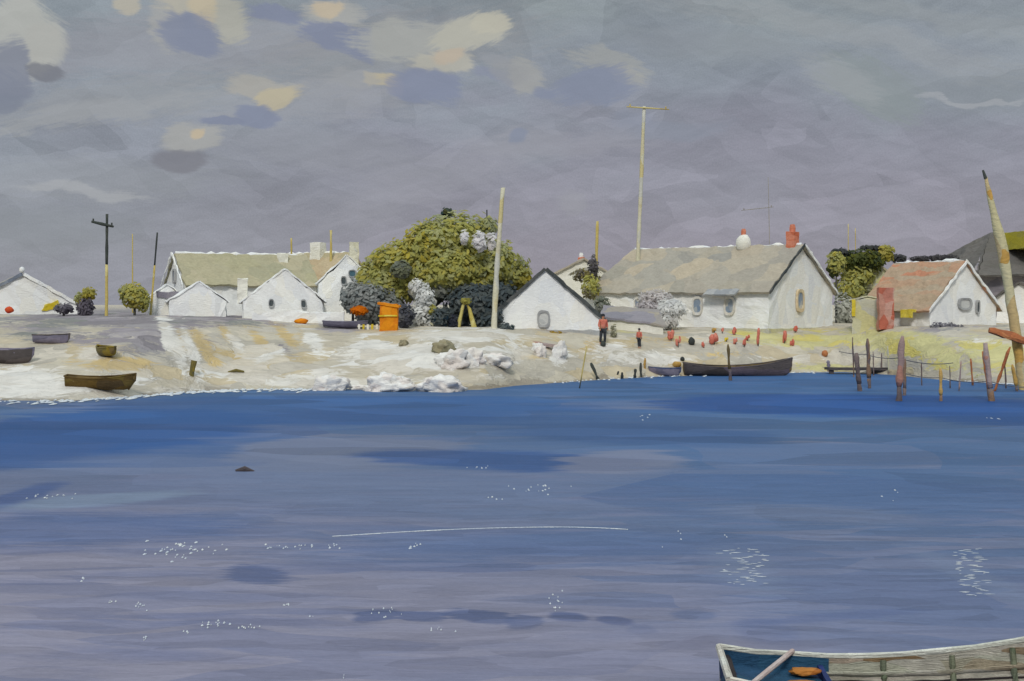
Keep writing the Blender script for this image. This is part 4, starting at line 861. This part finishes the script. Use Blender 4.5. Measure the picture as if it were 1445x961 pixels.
bush('ochre tuft of grass at the foot of the plain gable cottage', [B(783, 472, 12, 5, 80.6, [(176, 144, 40), (164, 136, 52)], 90)], .14)

# ------------------------------------------------------------------ poles
def pole(label, px_t, py_t, px_b, py_b, Y, r0, r1, mat, name='pole', cross=None, dark=None, cat='pole', bend=0.0, group=None):
    base = wpt(px_b, py_b, Y); base.z = min(base.z, gz(base.x, Y) - .3) if Y > 56 else base.z
    t = thing(name, label, cat, base, 0, group)
    top = wpt(px_t, py_t, Y) - base; bot = Vector((0, 0, 0))
    k = wpt(px_b, py_b, Y) - base
    pts, rads = [], []
    n = 14
    for i in range(n + 1):
        u = i / n
        p = bot.lerp(k, u / .06) if u < .06 else k.lerp(top, (u - .06) / .94)
        pts.append(p + Vector((bend * math.sin(u * math.pi), 0, 0))); rads.append((r0 * (1 - u) + r1 * u) * random.uniform(.82, 1.12))
    if dark is None:
        bm = BM(); tube(bm, pts, rads, 8); wob(bm, r0 * .18, 2.0); obj('shaft', bm, mat, t, True)
    else:
        c = max(2, int(n * dark))
        bm = BM(); tube(bm, pts[:c + 1], rads[:c + 1], 8); wob(bm, r0 * .18, 2.0); obj('shaft', bm, mat, t, True)
        bm = BM(); tube(bm, pts[c:], [r * .95 for r in rads[c:]], 8); obj('upper_shaft', bm, POLE_DARK, t, True)
    if cross:
        (ax, ay), (bx, by), cr, cm = cross
        a = wpt(ax, ay, Y) - base; b_ = wpt(bx, by, Y) - base; a.y -= r0; b_.y -= r0
        bm = BM(); tube(bm, [a, a.lerp(b_, .5) , b_], [cr * .7, cr, cr * .6], 8); wob(bm, cr * .15, 2); obj('crossarm', bm, cm, t, True)
        for q_ in (.08, .92):
            bm = BM(); tube(bm, [a.lerp(b_, q_) + Vector((0, 0, cr * .5)), a.lerp(b_, q_) + Vector((0, 0, cr * .5 + .16))], .05, 6)
            obj('insulator', bm, cm, t)
    return t
pole('tallest cream telephone pole with thin crossarm behind the long grey roof', 909, 150, 897, 440, 98, .16, .12, POLE_CREAM, 'telephone_pole', ((884, 151), (944, 155), .055, POLE_YEL))
pole('dark topped pole with black crossarm at the left of the olive bush', 151, 302, 150, 458, 84, .12, .085, POLE_YEL, 'telephone_pole', ((130, 313), (161, 320), .10, POLE_DARK), .62)
pole('cream mast standing in front of the big tree', 710, 265, 697, 470, 80, .17, .12, POLE_CREAM, 'mast_pole', bend=-.06)
pole('thin dark stick rising from the right side of the big tree', 687, 296, 688, 440, 89, .06, .04, POLE_DARK)
pole('thin pole with leaning dark tip, right of the round olive bush', 222, 328, 212, 450, 87, .07, .06, POLE_YEL, dark=.66)
pole('faint ochre pole between the crossed pole and the round olive bush', 187, 330, 187, 450, 96, .05, .035, POLE_YEL)
pole('yellow pole behind the small cottage with orange chimney', 843, 312, 840, 440, 98, .12, .10, POLE_YEL)
pole('short ochre pole standing behind the olive roof', 411, 336, 412, 430, 100, .08, .06, POLE_YEL)
pole('short ochre pole behind the salmon roof, near the teal window cottage', 467, 325, 467, 430, 100, .10, .08, POLE_YEL)
pole('left one of two faint thin poles above the dark olive bush', 1197, 316, 1197, 440, 110, .045, .035, POLE_YEL)
pole('right one of two faint thin poles above the dark olive bush', 1207, 322, 1208, 440, 110, .04, .03, POLE_YEL)
pole('faint slim pole with crossarm above the long roof, right of the orange chimney', 1084, 250, 1088, 440, 130, .035, .025, painted('faded_pole', [(158, 150, 138), (150, 146, 140)], 1.5), 'telephone_pole', ((1046, 297), (1092, 292), .035, painted('faded_arm', [(156, 150, 140), (150, 146, 142)], 1.5)))
# leaning mast at the right
lm = thing('leaning_mast', 'tall leaning cream and orange mast at the right edge of the shore', 'mast', wpt(1446, 560, 66))
ref = lm.location.copy()
ps = [(1446, 572, .26), (1440, 520, .30), (1432, 460, .33), (1424, 410, .30), (1416, 360, .34), (1410, 332, .36), (1402, 300, .22), (1396, 270, .16), (1391, 250, .10)]
bm = BM(); tube(bm, [wpt(a, b_, 66) - ref for a, b_, _ in ps], [r * .74 for _, _, r in ps], 10); refine(bm, .6, 3); wob(bm, .05, 1.7); obj('shaft', bm, MASTWOOD, lm, True)
bm = BM(); tube(bm, [wpt(1391, 252, 66) - ref, wpt(1387, 240, 66) - ref], [.09, .05], 8); obj('mast_tip', bm, POLE_DARK, lm)
bm = BM(); tube(bm, [wpt(1396, 466, 65.6) - ref, wpt(1420, 472, 65.5) - ref, wpt(1447, 482, 65.5) - ref], [.15, .24, .17], 8, .7); refine(bm, .3, 3); wob(bm, .10, 1.6); obj('cross_board', bm, PILE_RUST, lm)

# ------------------------------------------------------------------ piles, posts, jetty, rope
def pile(label, px_t, py_t, px_b, py_b, r, mat, foot=PILE_GREY, name='mooring_pile', split=.45, group='wooden piles in the shallow water', cat='pile'):
    Y = min(F * H / (py_b - 4 - HY), hit(px_b, py_b - 2).y)
    r *= .68
    base = Vector((PX(px_b, Y), Y, min(gz(PX(px_b, Y), Y), 0) - .7))
    t = thing(name, label, cat, base, 0, group)
    top = wpt(px_t, py_t, Y) - base; b0 = wpt(px_b, py_b, Y) - base
    pts = [Vector((b0.x - (top.x - b0.x) * .3, 0, 0)), b0] + [b0.lerp(top, i / 8) for i in range(1, 9)]
    rad = [r * random.uniform(.74, 1.2) for _ in pts]; rad[-1] *= .6
    c = 2 + int(8 * split)
    if foot is not None:
        bm = BM(); tube(bm, pts[:c], rad[:c], 8); wob(bm, r * .38, 2.5); obj('wet_foot', bm, foot, t, True)
    else: c = 1
    bm = BM(); tube(bm, pts[c - 1:], [q_ * .97 for q_ in rad[c - 1:]], 8); wob(bm, r * .38, 2.5); obj('upper_post', bm, mat, t, True)
    return t
for a in [
    ('thick dark pile, leftmost of the stumps standing in the water at the right', 1208, 498, 1214, 556, .17, PILE_GREY), ('thin grey stake rising behind the leftmost thick pile', 1203, 476, 1205, 536, .06, PILE_GREY),
    ('grey pile with slim upper half, second of the thick stumps from the left', 1224, 478, 1227, 552, .15, PILE_GREY),
    ('tall faded pink pile, thickest one in the middle of the stumps', 1273, 474, 1268, 570, .19, PILE_PINK), ('dark violet pile touching the right side of the tall pink pile', 1277, 506, 1276, 562, .12, PILE_GREY),
    ('short thin stake between the grey piles and the tall pink pile', 1244, 498, 1244, 526, .07, PILE_GREY), ('short straw coloured stake left of the tall pink pile', 1253, 488, 1254, 530, .06, PALEYEL),
    ('brown stump with ochre tip standing alone right of the tall pink pile', 1327, 520, 1328, 570, .11, PILE_OCHRE), ('thin pinkish stake right of the lone brown stump', 1356, 510, 1353, 556, .055, PILE_PINK), ('thin rusty stake just left of the rust and pink twin pile', 1370, 506, 1373, 548, .075, PILE_RUST),
    ('pale pink pile joined to a rusty one, under the red board', 1390, 484, 1400, 570, .18, PILE_PINK), ('rusty pile leaning against the pale pink one', 1387, 496, 1397, 566, .10, PILE_RUST),
    ('thin grey brown stake close to the right side of the second grey pile', 1232, 496, 1233, 534, 0.05, PILE_GREY),
    ('thin brown stake midway between the tall pink pile and the lone stump', 1300, 512, 1301, 548, 0.05, PILE_GREY),
    ('thin grey stake just right of the lone brown stump', 1340, 516, 1341, 552, 0.045, PILE_GREY),
    ('thin brown stake between the slanting brace and the leaning mast', 1418, 516, 1420, 552, 0.06, PILE_GREY),
    ('short ochre pile at the foot of the leaning mast', 1429, 514, 1436, 556, .12, PILE_OCHRE)]:
    pile(*a, split=.35 if a[5] > .09 else .2)
pile('slanting rust red brace rising from the twin pile to the leaning mast', 1425, 490, 1402, 556, .11, PILE_RUST, None, 'slanting_brace', cat='brace', group=None)
stk = 'short dark stakes at the water edge'
for a in [('long thin leaning stick planted in the water, left of the dark stakes', 828, 488, 817, 552, .05, POLE_YEL, POLE_DARK, 'mooring_stick'), ('thick dark stake leaning left, nearest to the thin stick', 834, 512, 846, 540, .11, POLE_DARK, POLE_DARK, 'mooring_stake'),
          ('stubby dark stake, left of the close pair', 878, 525, 878, 537, .11, POLE_DARK, POLE_DARK, 'mooring_stake'), ('small dark stump lying tilted beside the stubby stake', 873, 524, 870, 531, .08, POLE_DARK, POLE_DARK, 'mooring_stake'), ('violet grey stake, left one of the close pair', 897, 521, 895, 536, .12, POLE_DARK, POLE_DARK, 'mooring_stake'), ('tallest green black stake, right one of the close pair', 904, 512, 905, 534, .11, POLE_DARK, POLE_DARK, 'mooring_stake'),
          ('yellow post behind the green black stake', 910, 505, 910, 523, .10, PILE_OCHRE, PILE_OCHRE, 'mooring_post')]:
    pile(a[0], *a[1:5], a[5], a[6], a[7], a[8], group=stk, cat='stake', split=.3)
def rope(label, pts, r=.022, name='rope'):
    bm = BM(); out = []
    for (p, q_, sag) in pts:
        for i in range(10):
            u = i / 10; v = Vector(p).lerp(Vector(q_), u); v.z -= sag * 4 * u * (1 - u); out.append(v)
    out.append(Vector(pts[-1][1])); base = out[0].copy()
    tube(bm, [v - base for v in out], r, 5)
    o = obj(name, bm, ROPE); o.location = base
    return tag(o, label, 'rope')
rope('thin dark rope strung between the piles at the right', [(wpt(1184, 496, 80), wpt(1222, 500, 78), .05), (wpt(1222, 500, 78), wpt(1268, 505, 65.5), .1), (wpt(1268, 505, 65.5), wpt(1345, 512, 66), .15)])
rope('lower dark rope sagging from the tall pink pile to the right edge', [(wpt(1268, 524, 65.2), wpt(1328, 533, 64.5), .1), (wpt(1328, 533, 64.5), wpt(1396, 538, 64.5), .1), (wpt(1396, 538, 64.5), wpt(1460, 546, 65), .1)])
rope('slack mooring line between the leaning stake and the close pair of stakes', [(wpt(846, 525, 76), wpt(878, 522, 78), .04), (wpt(878, 522, 78), wpt(903, 522, 78.5), .04)], .016)
jt = thing('jetty_plank', 'low dark plank jetty at the water edge left of the piles', 'jetty', (PX(1208, 81.5), 81.5, 0))
make('deck', lambda bm: box(bm, (PX(1166, 81.5) - jt.location.x, -.5, PZ(522, 81.5)), (PX(1252, 81.5) - jt.location.x, .5, PZ(518.5, 81.5))), TIMBER, jt, .05, .5)
for px in (1172, 1248):
    make('leg', lambda bm: box(bm, (PX(px, 81.5) - jt.location.x - .12, -.4, -.8), (PX(px, 81.5) - jt.location.x + .12, -.15, PZ(520, 81.5))), TIMBER, jt, .03, .4)
pile('dark mooring bollard at the left end of the plank jetty', 1169, 509, 1170, 526, .15, BOAT_PURPLE, PILE_GREY, 'mooring_bollard', cat='bollard', group=None)

# ------------------------------------------------------------------ boats
def boat(name, label, loc, rz, Lb, beam, depth, outer, inner, gun, bow=.25, stern=.12, thwarts=2, group=None, tilt=0.0, transom=.55, upside=False, wall=.05):
    t = thing(name, label, 'boat', loc, rz, group)
    t.rotation_euler = (tilt + (math.pi if upside else 0), 0, rz)
    N, Mn = 15, 8
    def sec(u): # u 0 bow .. 1 stern
        hb = beam / 2 * (max(math.sin(min(u * 1.75, 1) * math.pi / 2), 0) ** .75) * (1 - (1 - transom) * max(0, (u - .55) / .45) ** 2)
        sh_ = depth + bow * (1 - u) ** 2.4 + stern * u ** 3
        kl = depth * .95 * max(0, 1 - u / .13) ** 2 * .8 + .10 * u ** 3
        return max(hb, .015), sh_, kl
    def X(u): return -Lb / 2 + Lb * u
    def pt(u, s, inset=0.0):
        hb, sh_, kl = sec(u); a = abs(s)
        hb = max(hb - inset, .008); y = math.copysign(hb * (1 - (1 - a) ** 1.9) ** .8, s) if a > 0 else 0
        z = kl + inset + (sh_ - kl - inset) * a ** 1.7
        return Vector((X(u), y, z))
    us = [0, .04, .09] + [.09 + .91 * i / (N - 3) for i in range(1, N - 2)]
    ss = [-1 + 2 * i / (2 * Mn) for i in range(2 * Mn + 1)]
    def shell(nm, inset, mat, end):
        bm = BM(); rings = [[bm.verts.new(pt(u, s, inset)) for s in ss] for u in us]
        for a, b_ in zip(rings, rings[1:]):
            for k in range(2 * Mn): bm.faces.new([a[k], a[k + 1], b_[k + 1], b_[k]])
        bm.faces.new(rings[-1])
        wob(bm, .015 + (.03 if Lb < 4 or beam < 1.6 else 0), 1.5)
        return obj(nm, bm, mat, t, True)
    shell('hull', 0, outer, True); shell('inner_planking', wall, inner, True)
    bm = BM()
    for s in (-1, 1): tube(bm, [pt(u, s, wall * .5) + Vector((0, 0, .01)) for u in us], [wall * .75] * len(us), 6)
    tube(bm, [pt(1, s, wall * .5) + Vector((0, 0, .01)) for s in (-1, 1)], [wall * .8] * 2, 6)
    wob(bm, .012, 3)
    obj('gunwale', bm, gun, t)
    for i in range(thwarts):
        u = .32 + .5 * i / max(thwarts - 1, 1) if thwarts > 1 else .6
        hb, sh_, kl = sec(u)
        bm = BM(); box(bm, (X(u) - .13, -hb * .93, sh_ - .16), (X(u) + .13, hb * .93, sh_ - .115)); wob(bm, .01)
        obj('thwart', bm, inner, t)
    bm = BM(); tube(bm, [Vector((X(0) - .02, 0, sec(0)[1] + .05)), Vector((X(.0) + .01, 0, sec(0)[1] * .6)), Vector((X(.1), 0, sec(.1)[2] - .02))], [wall * 1.0, wall * 1.0, wall * .8], 6)
    obj('stem_post', bm, gun, t)
    return t, pt, sec, X, us
def bl(px, py, dz=-.06):
    p = hit(px, py); return (p.x, p.y, p.z + dz)
boat('rowing_boat', 'brown rowing boat drawn up on the white sand at the left', bl(142, 549), R(184), 2.95, 1.1, .46, BOAT_BROWN, BOAT_INNER, BOAT_BROWN, .22, .16, 2, tilt=R(-3))
boat('rowing_boat', 'dark violet and brown boat cut by the left edge of the scene', bl(8, 512), R(176), 2.6, 1.1, .62, BOAT_DARK, BOAT_PURPLE, BOAT_PURPLE, .1, .12, 2)
boat('rowing_boat', 'small olive dinghy pointing down the bank above the brown boat', bl(149, 502), R(-52), 1.7, .75, .42, BOAT_OLIVE, BOAT_INNER, BOAT_OLIVE, .1, .06, 1, tilt=R(4))
boat('rowing_boat', 'violet grey dinghy lying on the sand left of the olive dinghy', bl(72, 485), R(182), 1.7, .8, .4, BOAT_PURPLE, BOAT_PURPLE, BOAT_DARK, .1, .05, 1, tilt=R(6))
boat('rowing_boat', 'long dark rowing boat moored at the beach below the large house', bl(1041, 533, -.08), R(181), 6.1, 1.5, .46, BOAT_DARK, BOAT_INNER, BOAT_DARK, .62, .36, 3, tilt=R(-2))
boat('rowing_boat', 'little violet grey dinghy with navy stern beside the long dark boat', bl(938, 530, -.05), R(178), 1.75, .8, .42, BOAT_PURPLE, BOAT_PURPLE, BOAT_NAVY, .05, .1, 1)
boat('rowing_boat', 'flat violet grey punt standing for the purple grey shadow below the white cottages', bl(487, 463, -.02), R(180), 2.5, .9, .35, BOAT_PURPLE, BOAT_PURPLE, BOAT_PURPLE, .06, .06, 1)  # boat shape coloured for a purple grey shadow lying on the bank
pile('brown mooring post standing against the long dark boat', 1027, 486, 1031, 541, .12, BOAT_INNER, BOAT_DARK, 'mooring_post', group=None, cat='post')

# foreground boat
th = R(180 - 4)
fl = Vector((2.107, 14.3)) - Vector((math.cos(th) * 2.45 - math.sin(th) * -.656, math.sin(th) * 2.45 + math.cos(th) * -.656))
fb, pt, sec, XB, us = boat('open_boat', 'large cream open boat with teal painted stern in the near right corner', (fl.x, fl.y, -.14), th, 4.9, 1.75, .385, FB_CREAM, [FB_INNER, FB_TEAL], FB_CREAM, 1.08, .27, 0, transom=.75, wall=.045)
UB = .80
inn = next(c for c in fb.children if c.name.startswith('inner'))
for p in inn.data.polygons:
    if p.center.x > XB(UB): p.material_index = 1
bm = BM(); rows = []
for u in np.linspace(UB, .985, 8):
    a, b_ = pt(u, -1, .05), pt(u, 1, .05); rows.append([bm.verts.new(a.lerp(b_, k / 12) + Vector((0, 0, -.13))) for k in range(13)])
for a, b_ in zip(rows, rows[1:]):
    for k in range(12): bm.faces.new([a[k], a[k + 1], b_[k + 1], b_[k]])
wob(bm, .012, 4); obj('stern_deck', bm, FB_TEAL, fb)
bm = BM(); a, b_ = pt(UB - .01, -1, .05), pt(UB - .01, 1, .05)
box(bm, (a.x - .02, a.y, a.z - .3), (a.x + .03, b_.y, a.z - .07)); refine(bm, .2); wob(bm, .010, 4); obj('bulkhead', bm, painted('navy_bulkhead', [(44, 56, 110), (36, 50, 98), (52, 66, 104)], 2.5, space='obj'), fb)
for u in (.40, .52, .66):
    bm = BM(); tube(bm, [pt(u, q_, .075) for q_ in np.linspace(-.97, .97, 17)], .03, 6); wob(bm, .012, 5); obj('rib', bm, FB_RIB, fb)
for sd_ in (-.78, .78):
    bm = BM(); tube(bm, [pt(u, sd_, .085) for u in np.linspace(.1, .79, 24)], [.03 * random.uniform(.7, 1.2) for _ in range(24)], 6, .6); wob(bm, .012, 4); obj('stringer', bm, FB_INNER, fb)
    bm = BM(); tube(bm, [pt(u, sd_ * .86, .06) for u in np.linspace(.1, .79, 24)], [.016] * 24, 6, .6); wob(bm, .014, 4); obj('plank_edge', bm, FB_DARK, fb)
for sd_ in (-1, 1):
    bm = BM(); tube(bm, [pt(u, sd_, .0) + Vector((0, sd_ * .012, -.07)) for u in np.linspace(.03, .99, 20)], [.03] * 20, 6); obj('rubbing_strake', bm, FB_BROWN, fb)
bm = BM(); a, b_ = pt(.985, -.96, .05), pt(.985, .96, .05)
tube(bm, [a.lerp(b_, k / 8) + Vector((0, 0, -.05)) for k in range(9)], [.04] * 9, 6); wob(bm, .01, 4); obj('transom_knee', bm, FB_DARK, fb)
oa, ob_ = Vector((2.86, 14.34, .47)), Vector((2.10, 12.95, .42))
oar = thing('oar', 'bleached wooden oar lying across the teal stern of the open boat', 'oar', oa)
bm = BM(); tube(bm, [Vector((0, 0, 0)), (ob_ - oa) * .5, ob_ - oa], [.026, .028, .024], 8); obj('shaft', bm, FB_OAR, oar)
dd = (ob_ - oa).normalized(); bm = BM(); tube(bm, [ob_ - oa - dd * .02, ob_ - oa + dd * .12, ob_ - oa + dd * .5, ob_ - oa + dd * .58], [.024, .07, .08, .05], 8, .3); obj('blade', bm, FB_OAR, oar)
fbm = fb.matrix_basis
dk = (fbm @ pt(.9, 1, .05)).z - .13
for k, (x_, y_, rx_, ry_) in enumerate([(2.92, 14.02, .16, .10), (2.80, 13.52, .18, .13)]):
    bm = BM(); blob(bm, (0, 0, .02), (rx_, ry_, .035), 3, .35, 2.2)
    o = obj('net_bundle', bm, FB_ORANGE, None, True); o.location = (x_, y_, dk + .01)
    tag(o, ['rusty orange net bundle farther back on the teal stern deck', 'rusty orange net bundle nearer the viewer on the teal stern deck'][k], 'net', 'net bundles on the teal stern deck')

# ------------------------------------------------------------------ rocks and small beach things
rg = 'pale boulders along the shore'
for label, px, py, w_, h_, m in [
    ('pale boulder at the waterline, leftmost of the three big ones', 468, 557, 38, 26, ROCK), ('rosy white boulder at the waterline, middle one of the three big ones', 551, 559, 54, 28, ROCK), ('pale boulder at the waterline, rightmost of the three big ones', 624, 559, 46, 26, ROCK),
    ('flat cream stone at the waterline between the first and middle big boulders', 508, 553, 26, 8, ROCK), ('small olive topped rock on the white bank below the dark leaves of the tree shade', 626, 500, 26, 18, ROCK_OLIVE), ('slumped white rock just below the olive topped one', 640, 518, 34, 26, ROCK), ('white rock leaning on the slumped white rock, to its right', 668, 516, 24, 22, ROCK),
    ('white rock with a dark hollow near the beach edge', 700, 516, 34, 18, ROCK), ('left one of two upright white stones below the plain gable cottage', 762, 505, 14, 18, ROCK), ('right one of two upright white stones below the plain gable cottage', 790, 508, 16, 26, ROCK), ('small white stone higher up, left of the two upright stones', 757, 498, 10, 12, ROCK), ('small brown grey stone below the orange hut', 569, 490, 10, 9, ROCK_OLIVE)]:
    p = hit(px, py - 3); k = p.y / F
    bm = BM(); blob(bm, (0, 0, h_ * k * .2), (w_ * k / 1.65, w_ * k / 2.0, h_ * k * .62), 4, .55, 1.5); o = obj('boulder', bm, m, None, True); o.location = p
    tag(o, label, 'rock', rg)
pl = make('plank', lambda bm: box(bm, (-1.25, -.18, 0), (1.25, .18, .16)), PILE_PINK, None, .05, .4)
p = hit(770, 490); pl.location = p + Vector((0, 0, .02)); pl.rotation_euler = (0, R(6), R(-38)); tag(pl, 'pinkish plank lying slantwise on the sand below the plain gable cottage', 'plank')
o = make('driftwood', lambda bm: tube(bm, [(0, 0, -.1), (.05, 0, .35), (.12, 0, .7)], [.12, .13, .16], 8), BOAT_OLIVE, None, .04); o.location = hit(270, 530); tag(o, 'dark upright driftwood stub on the sand right of the brown boat', 'driftwood')
o = make('driftwood', lambda bm: tube(bm, [(-.4, 0, .03), (0, 0, .1), (.4, 0, .04)], [.04, .08, .04], 8), BOAT_OLIVE, None, .03); o.location = hit(333, 526); tag(o, 'small flat piece of dark driftwood on the sand left of centre', 'driftwood')
o = make('driftwood', lambda bm: tube(bm, [(-.22, 0, .0), (0, 0, .06), (.22, 0, .0)], [.03, .07, .02], 8), BOAT_DARK, None, .02); x_, y_ = W(346, 665); o.location = (x_, y_, .0); tag(o, 'dark bit of driftwood floating out on the water', 'driftwood')
def lump(name, label, px, py, w_, h_, m, cat, group=None, Y=None):
    p = hit(px, py) if Y is None else Vector((PX(px, Y), Y, PZ(py, Y))); k = p.y / F
    bm = BM(); blob(bm, (0, 0, h_ * k * .4), (w_ * k / 2, w_ * k / 2, h_ * k * .55), 2, .22); o = obj(name, bm, m, None, True); o.location = p
    return tag(o, label, cat, group)
bg_ = 'floats and bundles lying on the beach'
lump('orange_bundle', 'flat orange bundle on the bank below the two windowed cottage', 425, 457, 20, 8, ORANGE, 'bundle', bg_)
lump('orange_bundle', 'small orange red bundle in front of the far left cottage', 13, 441, 13, 9, RED, 'bundle', bg_, 85.5)
lump('net_float', 'yellow orange float on the sand left of the long dark boat', 955, 518, 13, 8, PILE_OCHRE, 'float', bg_)
lump('net_float', 'small black float just above the yellow orange one', 963, 510, 7, 6, POLE_DARK, 'float', bg_)
lump('net_float', 'black float with yellow top near the red flowers', 976, 487, 10, 11, POLE_DARK, 'float', bg_)
lump('net_float', 'dark float at the feet of the man in red', 851, 489, 8, 8, POLE_DARK, 'float', bg_)
lump('net_float', 'small brown float on the sand above the plank jetty', 1164, 503, 9, 9, PILE_RUST, 'float', bg_)
# red flowers
def flower(label, px, py, w_, h_, mat=ROSE):
    p = hit(px, py + h_ / 2); k = p.y / F
    t = thing('red_flower' if mat is ROSE else 'yellow_flower', label, 'flower', p, 0, 'red flowers on the bank before the long house')
    bm = BM(); tube(bm, [(0, 0, -.1), (.02, 0, h_ * k * .5)], .03, 5); obj('stem', bm, TRUNK_DARK, t)
    bm = BM()
    for _ in range(4): blob(bm, (random.uniform(-.25, .25) * w_ * k, random.uniform(-.2, .2) * w_ * k, h_ * k * random.uniform(.3, .8)), (w_ * k * .22, w_ * k * .2, h_ * k * .32), 2, .5)
    obj('blossom', bm, mat, t, True)
for a in [('broad red flower, left one of the pair nearest the white bush', 947, 474, 12, 14), ('narrower red flower, right one of the pair nearest the white bush', 957, 483, 9, 14), ('small red flower low on the bank, left of the widest clump', 993, 487, 8, 8), ('widest red flower clump, below the middle window', 1008, 478, 17, 18),
          ('red flower under the right front window, level with the wall foot', 1037, 467, 9, 12), ('little red flower just above the widest clump, to its right', 1019, 467, 7, 8), ('little red flower below the right front window, beside the brown mooring post', 1038, 483, 7, 9), ('slender red flower right of the brown mooring post', 1050, 485, 7, 12), ('round red flower above the slender one', 1055, 477, 7, 8),
          ('tallest single red flower, straight as a stick', 1070, 476, 8, 26), ('slanting red flower in front of the gable wall', 1107, 476, 8, 20), ('red flower low beside the slanting one', 1118, 483, 8, 11), ('red flower high beside the slanting one', 1122, 465, 9, 9)]: flower(*a)
flower('yellow flower above the widest red clump', 1008, 467, 9, 7, PILE_OCHRE)
flower('small yellow flower right of the widest red clump', 1025, 479, 7, 6, YELLOW)

# ------------------------------------------------------------------ people
def skin(name, verts, edges, rads, mat, parent, sub=2):
    me = bpy.data.meshes.new(name); me.from_pydata([Vector(v) for v in verts], edges, []); me.update()
    o = bpy.data.objects.new(name, me); COL.objects.link(o)
    m = o.modifiers.new('s', 'SKIN'); o.modifiers.new('d', 'SUBSURF').levels = sub
    for v, r in zip(me.skin_vertices[0].data, rads): v.radius = (r, r) if not isinstance(r, tuple) else r
    me.skin_vertices[0].data[0].use_root = True
    dg = bpy.context.evaluated_depsgraph_get(); ev = o.evaluated_get(dg)
    nm = bpy.data.meshes.new_from_object(ev); o.modifiers.clear(); o.data = nm
    nm.materials.clear(); nm.materials.append(mat); nm.polygons.foreach_set('use_smooth', [True] * len(nm.polygons))
    o.parent = parent
    return o
def person(label, px, py, hgt, rz, shirt, Y=None):
    p = hit(px, py) if Y is None else at(px, Y)
    t = thing('person', label, 'person', p, rz); s = hgt / 1.75
    V_ = lambda *l: [(x * s, y * s, z * s) for x, y, z in l]
    vs = V_((0, 0, .95), (0, 0, 1.15), (0, .01, 1.38), (0, 0, 1.48), (0, -.02, 1.56), (0, -.03, 1.66), (.10, 0, .88), (.11, -.03, .5), (.11, .02, .09), (.11, -.10, .04), (-.10, 0, .88), (-.12, .05, .5), (-.12, .12, .09), (-.12, 0, .04),
            (.19, 0, 1.40), (.25, .02, 1.13), (.24, -.10, .92), (.24, -.14, .82), (-.19, 0, 1.40), (-.25, .02, 1.13), (-.23, -.10, .92), (-.23, -.14, .82))
    ed = [(0, 1), (1, 2), (2, 3), (3, 4), (4, 5), (0, 6), (6, 7), (7, 8), (8, 9), (0, 10), (10, 11), (11, 12), (12, 13), (2, 14), (14, 15), (15, 16), (16, 17), (2, 18), (18, 19), (19, 20), (20, 21)]
    ra = [.15, .14, .16, .055, .08, .085, .095, .062, .045, .04, .095, .062, .045, .04, .06, .045, .035, .035, .06, .045, .035, .035]
    skin('body', vs, ed, [r * s for r in ra], SKIN, t)
    sv = V_((0, 0, .90), (0, 0, 1.15), (0, .01, 1.38), (.19, 0, 1.40), (.25, .02, 1.13), (.245, -.05, 1.02), (-.19, 0, 1.40), (-.25, .02, 1.13), (-.24, -.05, 1.02))
    skin('shirt', sv, [(0, 1), (1, 2), (2, 3), (3, 4), (4, 5), (2, 6), (6, 7), (7, 8)], [r * s for r in (.18, .17, .18, .085, .068, .06, .085, .068, .06)], shirt, t)
    tv = V_((0, 0, .93), (.10, 0, .86), (.11, -.03, .5), (.11, .02, .14), (-.10, 0, .86), (-.12, .05, .5), (-.12, .11, .14))
    skin('trousers', tv, [(0, 1), (1, 2), (2, 3), (0, 4), (4, 5), (5, 6)], [r * s for r in (.165, .12, .085, .07, .12, .085, .07)], TROUSERS, t)
    bm = BM(); blob(bm, Vector((0, .01, 1.68)) * s, (.115 * s, .125 * s, .11 * s), 2, .08); obj('hair', bm, HAIR, t, True)
    return t
person('dark haired man in rose red shirt at the right corner of the plain gable cottage', 851, 487, 1.75, R(20), ROSE)
person('child in a red top and dark trousers walking on the sand below the lean-to', 902, 492, 1.15, R(-40), ROSE)
